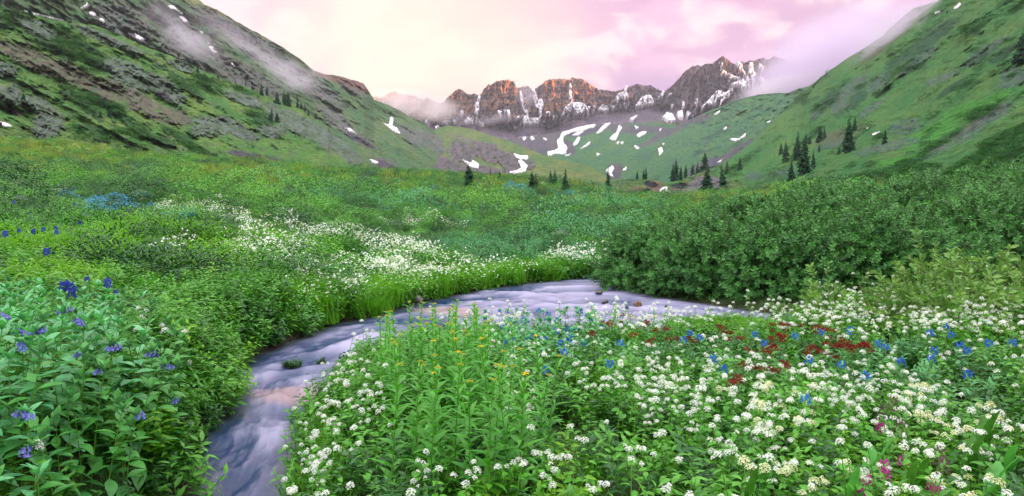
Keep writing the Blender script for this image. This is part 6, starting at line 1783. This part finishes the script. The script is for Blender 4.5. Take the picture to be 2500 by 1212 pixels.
# ---- mist and low cloud: bodies of vapour with ragged density
def mist(name, c, size, rot, dens, sc, lab, col=(.95, .88, 1.0), thresh=.42, an=0.2, soft=1.0):
    """an ellipsoid body centred at c; size = half axes in metres"""
    m = bpy.data.materials.new('mat_' + name); m.use_nodes = True
    t = m.node_tree
    for n_ in list(t.nodes): t.nodes.remove(n_)
    o_ = nd(t, 'ShaderNodeOutputMaterial'); pv = nd(t, 'ShaderNodeVolumePrincipled')
    t.links.new(pv.outputs[0], o_.inputs['Volume'])
    pv.inputs['Color'].default_value = col + (1,)
    pv.inputs['Anisotropy'].default_value = an
    tc_ = nd(t, 'ShaderNodeTexCoord')
    ln = vmath(t, 'LENGTH', tc_.outputs['Object'])
    fall = maprange(t, ln.outputs['Value'], 1.0, .25, 0, 1)
    mp_ = nd(t, 'ShaderNodeMapping'); t.links.new(tc_.outputs['Object'], mp_.inputs[0])
    mx_ = max(size); mp_.inputs['Scale'].default_value = tuple(s / mx_ for s in size)
    mp_.inputs['Location'].default_value = (c[0] % 7, c[1] % 5, 0)
    nz_ = noise(t, mp_.outputs[0], sc, 4, .6, .6)
    k = maprange(t, nz_.outputs[0], thresh, thresh + .25 * soft)
    t.links.new(smath(t, 'MULTIPLY', smath(t, 'MULTIPLY', fall, k), dens), pv.inputs['Density'])
    n, mm = 12, 20
    ph = np.linspace(0, np.pi, n)[:, None]; la = np.linspace(0, 2 * np.pi, mm, endpoint=False)[None]
    P = np.stack((np.sin(ph) * np.cos(la), np.sin(ph) * np.sin(la), np.cos(ph) + 0 * la), -1)
    i = np.arange(n - 1)[:, None] * mm + np.arange(mm)[None]; i2 = np.arange(n - 1)[:, None] * mm + (np.arange(mm)[None] + 1) % mm
    me = mk_mesh(name, P.reshape(-1, 3), np.stack((i, i + mm, i2 + mm, i2), -1).reshape(-1, 4), True)
    o = link(name, me, m, loc=tuple(c), kind='stuff'); o['label'] = lab
    o.scale = size; o.rotation_euler = rot
    return o
def mpos(u, v, y): return at(np.array(u), np.array(v), np.array(float(y)))
k_ = lambda px, y: px / 1250 * TH * y
if MIST:
    y = 620
    mist('mist', mpos(455, 75, y), (k_(120, y), 60, k_(62, y)), (0, R(38), 0), 0.0220, 2.2, 'wisp of mist drifting down the left mountain below the snow patch')
    mist('mist', mpos(640, 130, y), (k_(230, y), 60, k_(42, y)), (0, R(32), 0), 0.0190, 2.6, 'long band of mist along the upper flank of the left mountain')
    y = 800
    mist('mist', mpos(735, 185, y), (k_(90, y), 70, k_(38, y)), (0, R(-20), 0), 0.0210, 2.0, 'pale mist lying behind the spur where the left ridge sinks')
    y = 2000
    mist('mist', mpos(1010, 258, y), (k_(140, y), 160, k_(42, y)), (0, R(8), 0), 0.0170, 1.8, 'pink mist filling the gap left of the red peaks', (1., .90, .93), .36)
    mist('mist', mpos(1292, 225, 2900), (k_(40, 2900), 100, k_(42, 2900)), (0, R(15), 0), 0.0090, 1.6, 'small cloud clinging between the two big red buttresses')
    mist('mist', mpos(1175, 290, 2300), (k_(130, 2300), 100, k_(20, 2300)), (0, R(-4), 0), 0.0045, 2.0, 'faint lilac mist at the foot of the left buttress')
    y = 1900
    mist('low_cloud', mpos(2010, 150, y), (k_(240, y), 300, k_(125, y)), (0, R(-30), 0), 0.0150, 1.5, 'large lilac cloud pouring over the saddle left of the right mountain', (.90, .80, .98), .26, .2, 1.4)
    mist('low_cloud', mpos(1930, 208, y), (k_(150, y), 200, k_(34, y)), (0, R(-14), 0), 0.0150, 1.8, 'lower edge of the cloud resting on the green shoulder', (.98, .94, 1.0), .32)
    y = 800
    mist('low_cloud', mpos(2190, 70, y), (k_(130, y), 110, k_(46, y)), (0, R(-38), 0), 0.0180, 1.7, 'mist streaming along the skyline of the right mountain', (.90, .82, .98), .32)
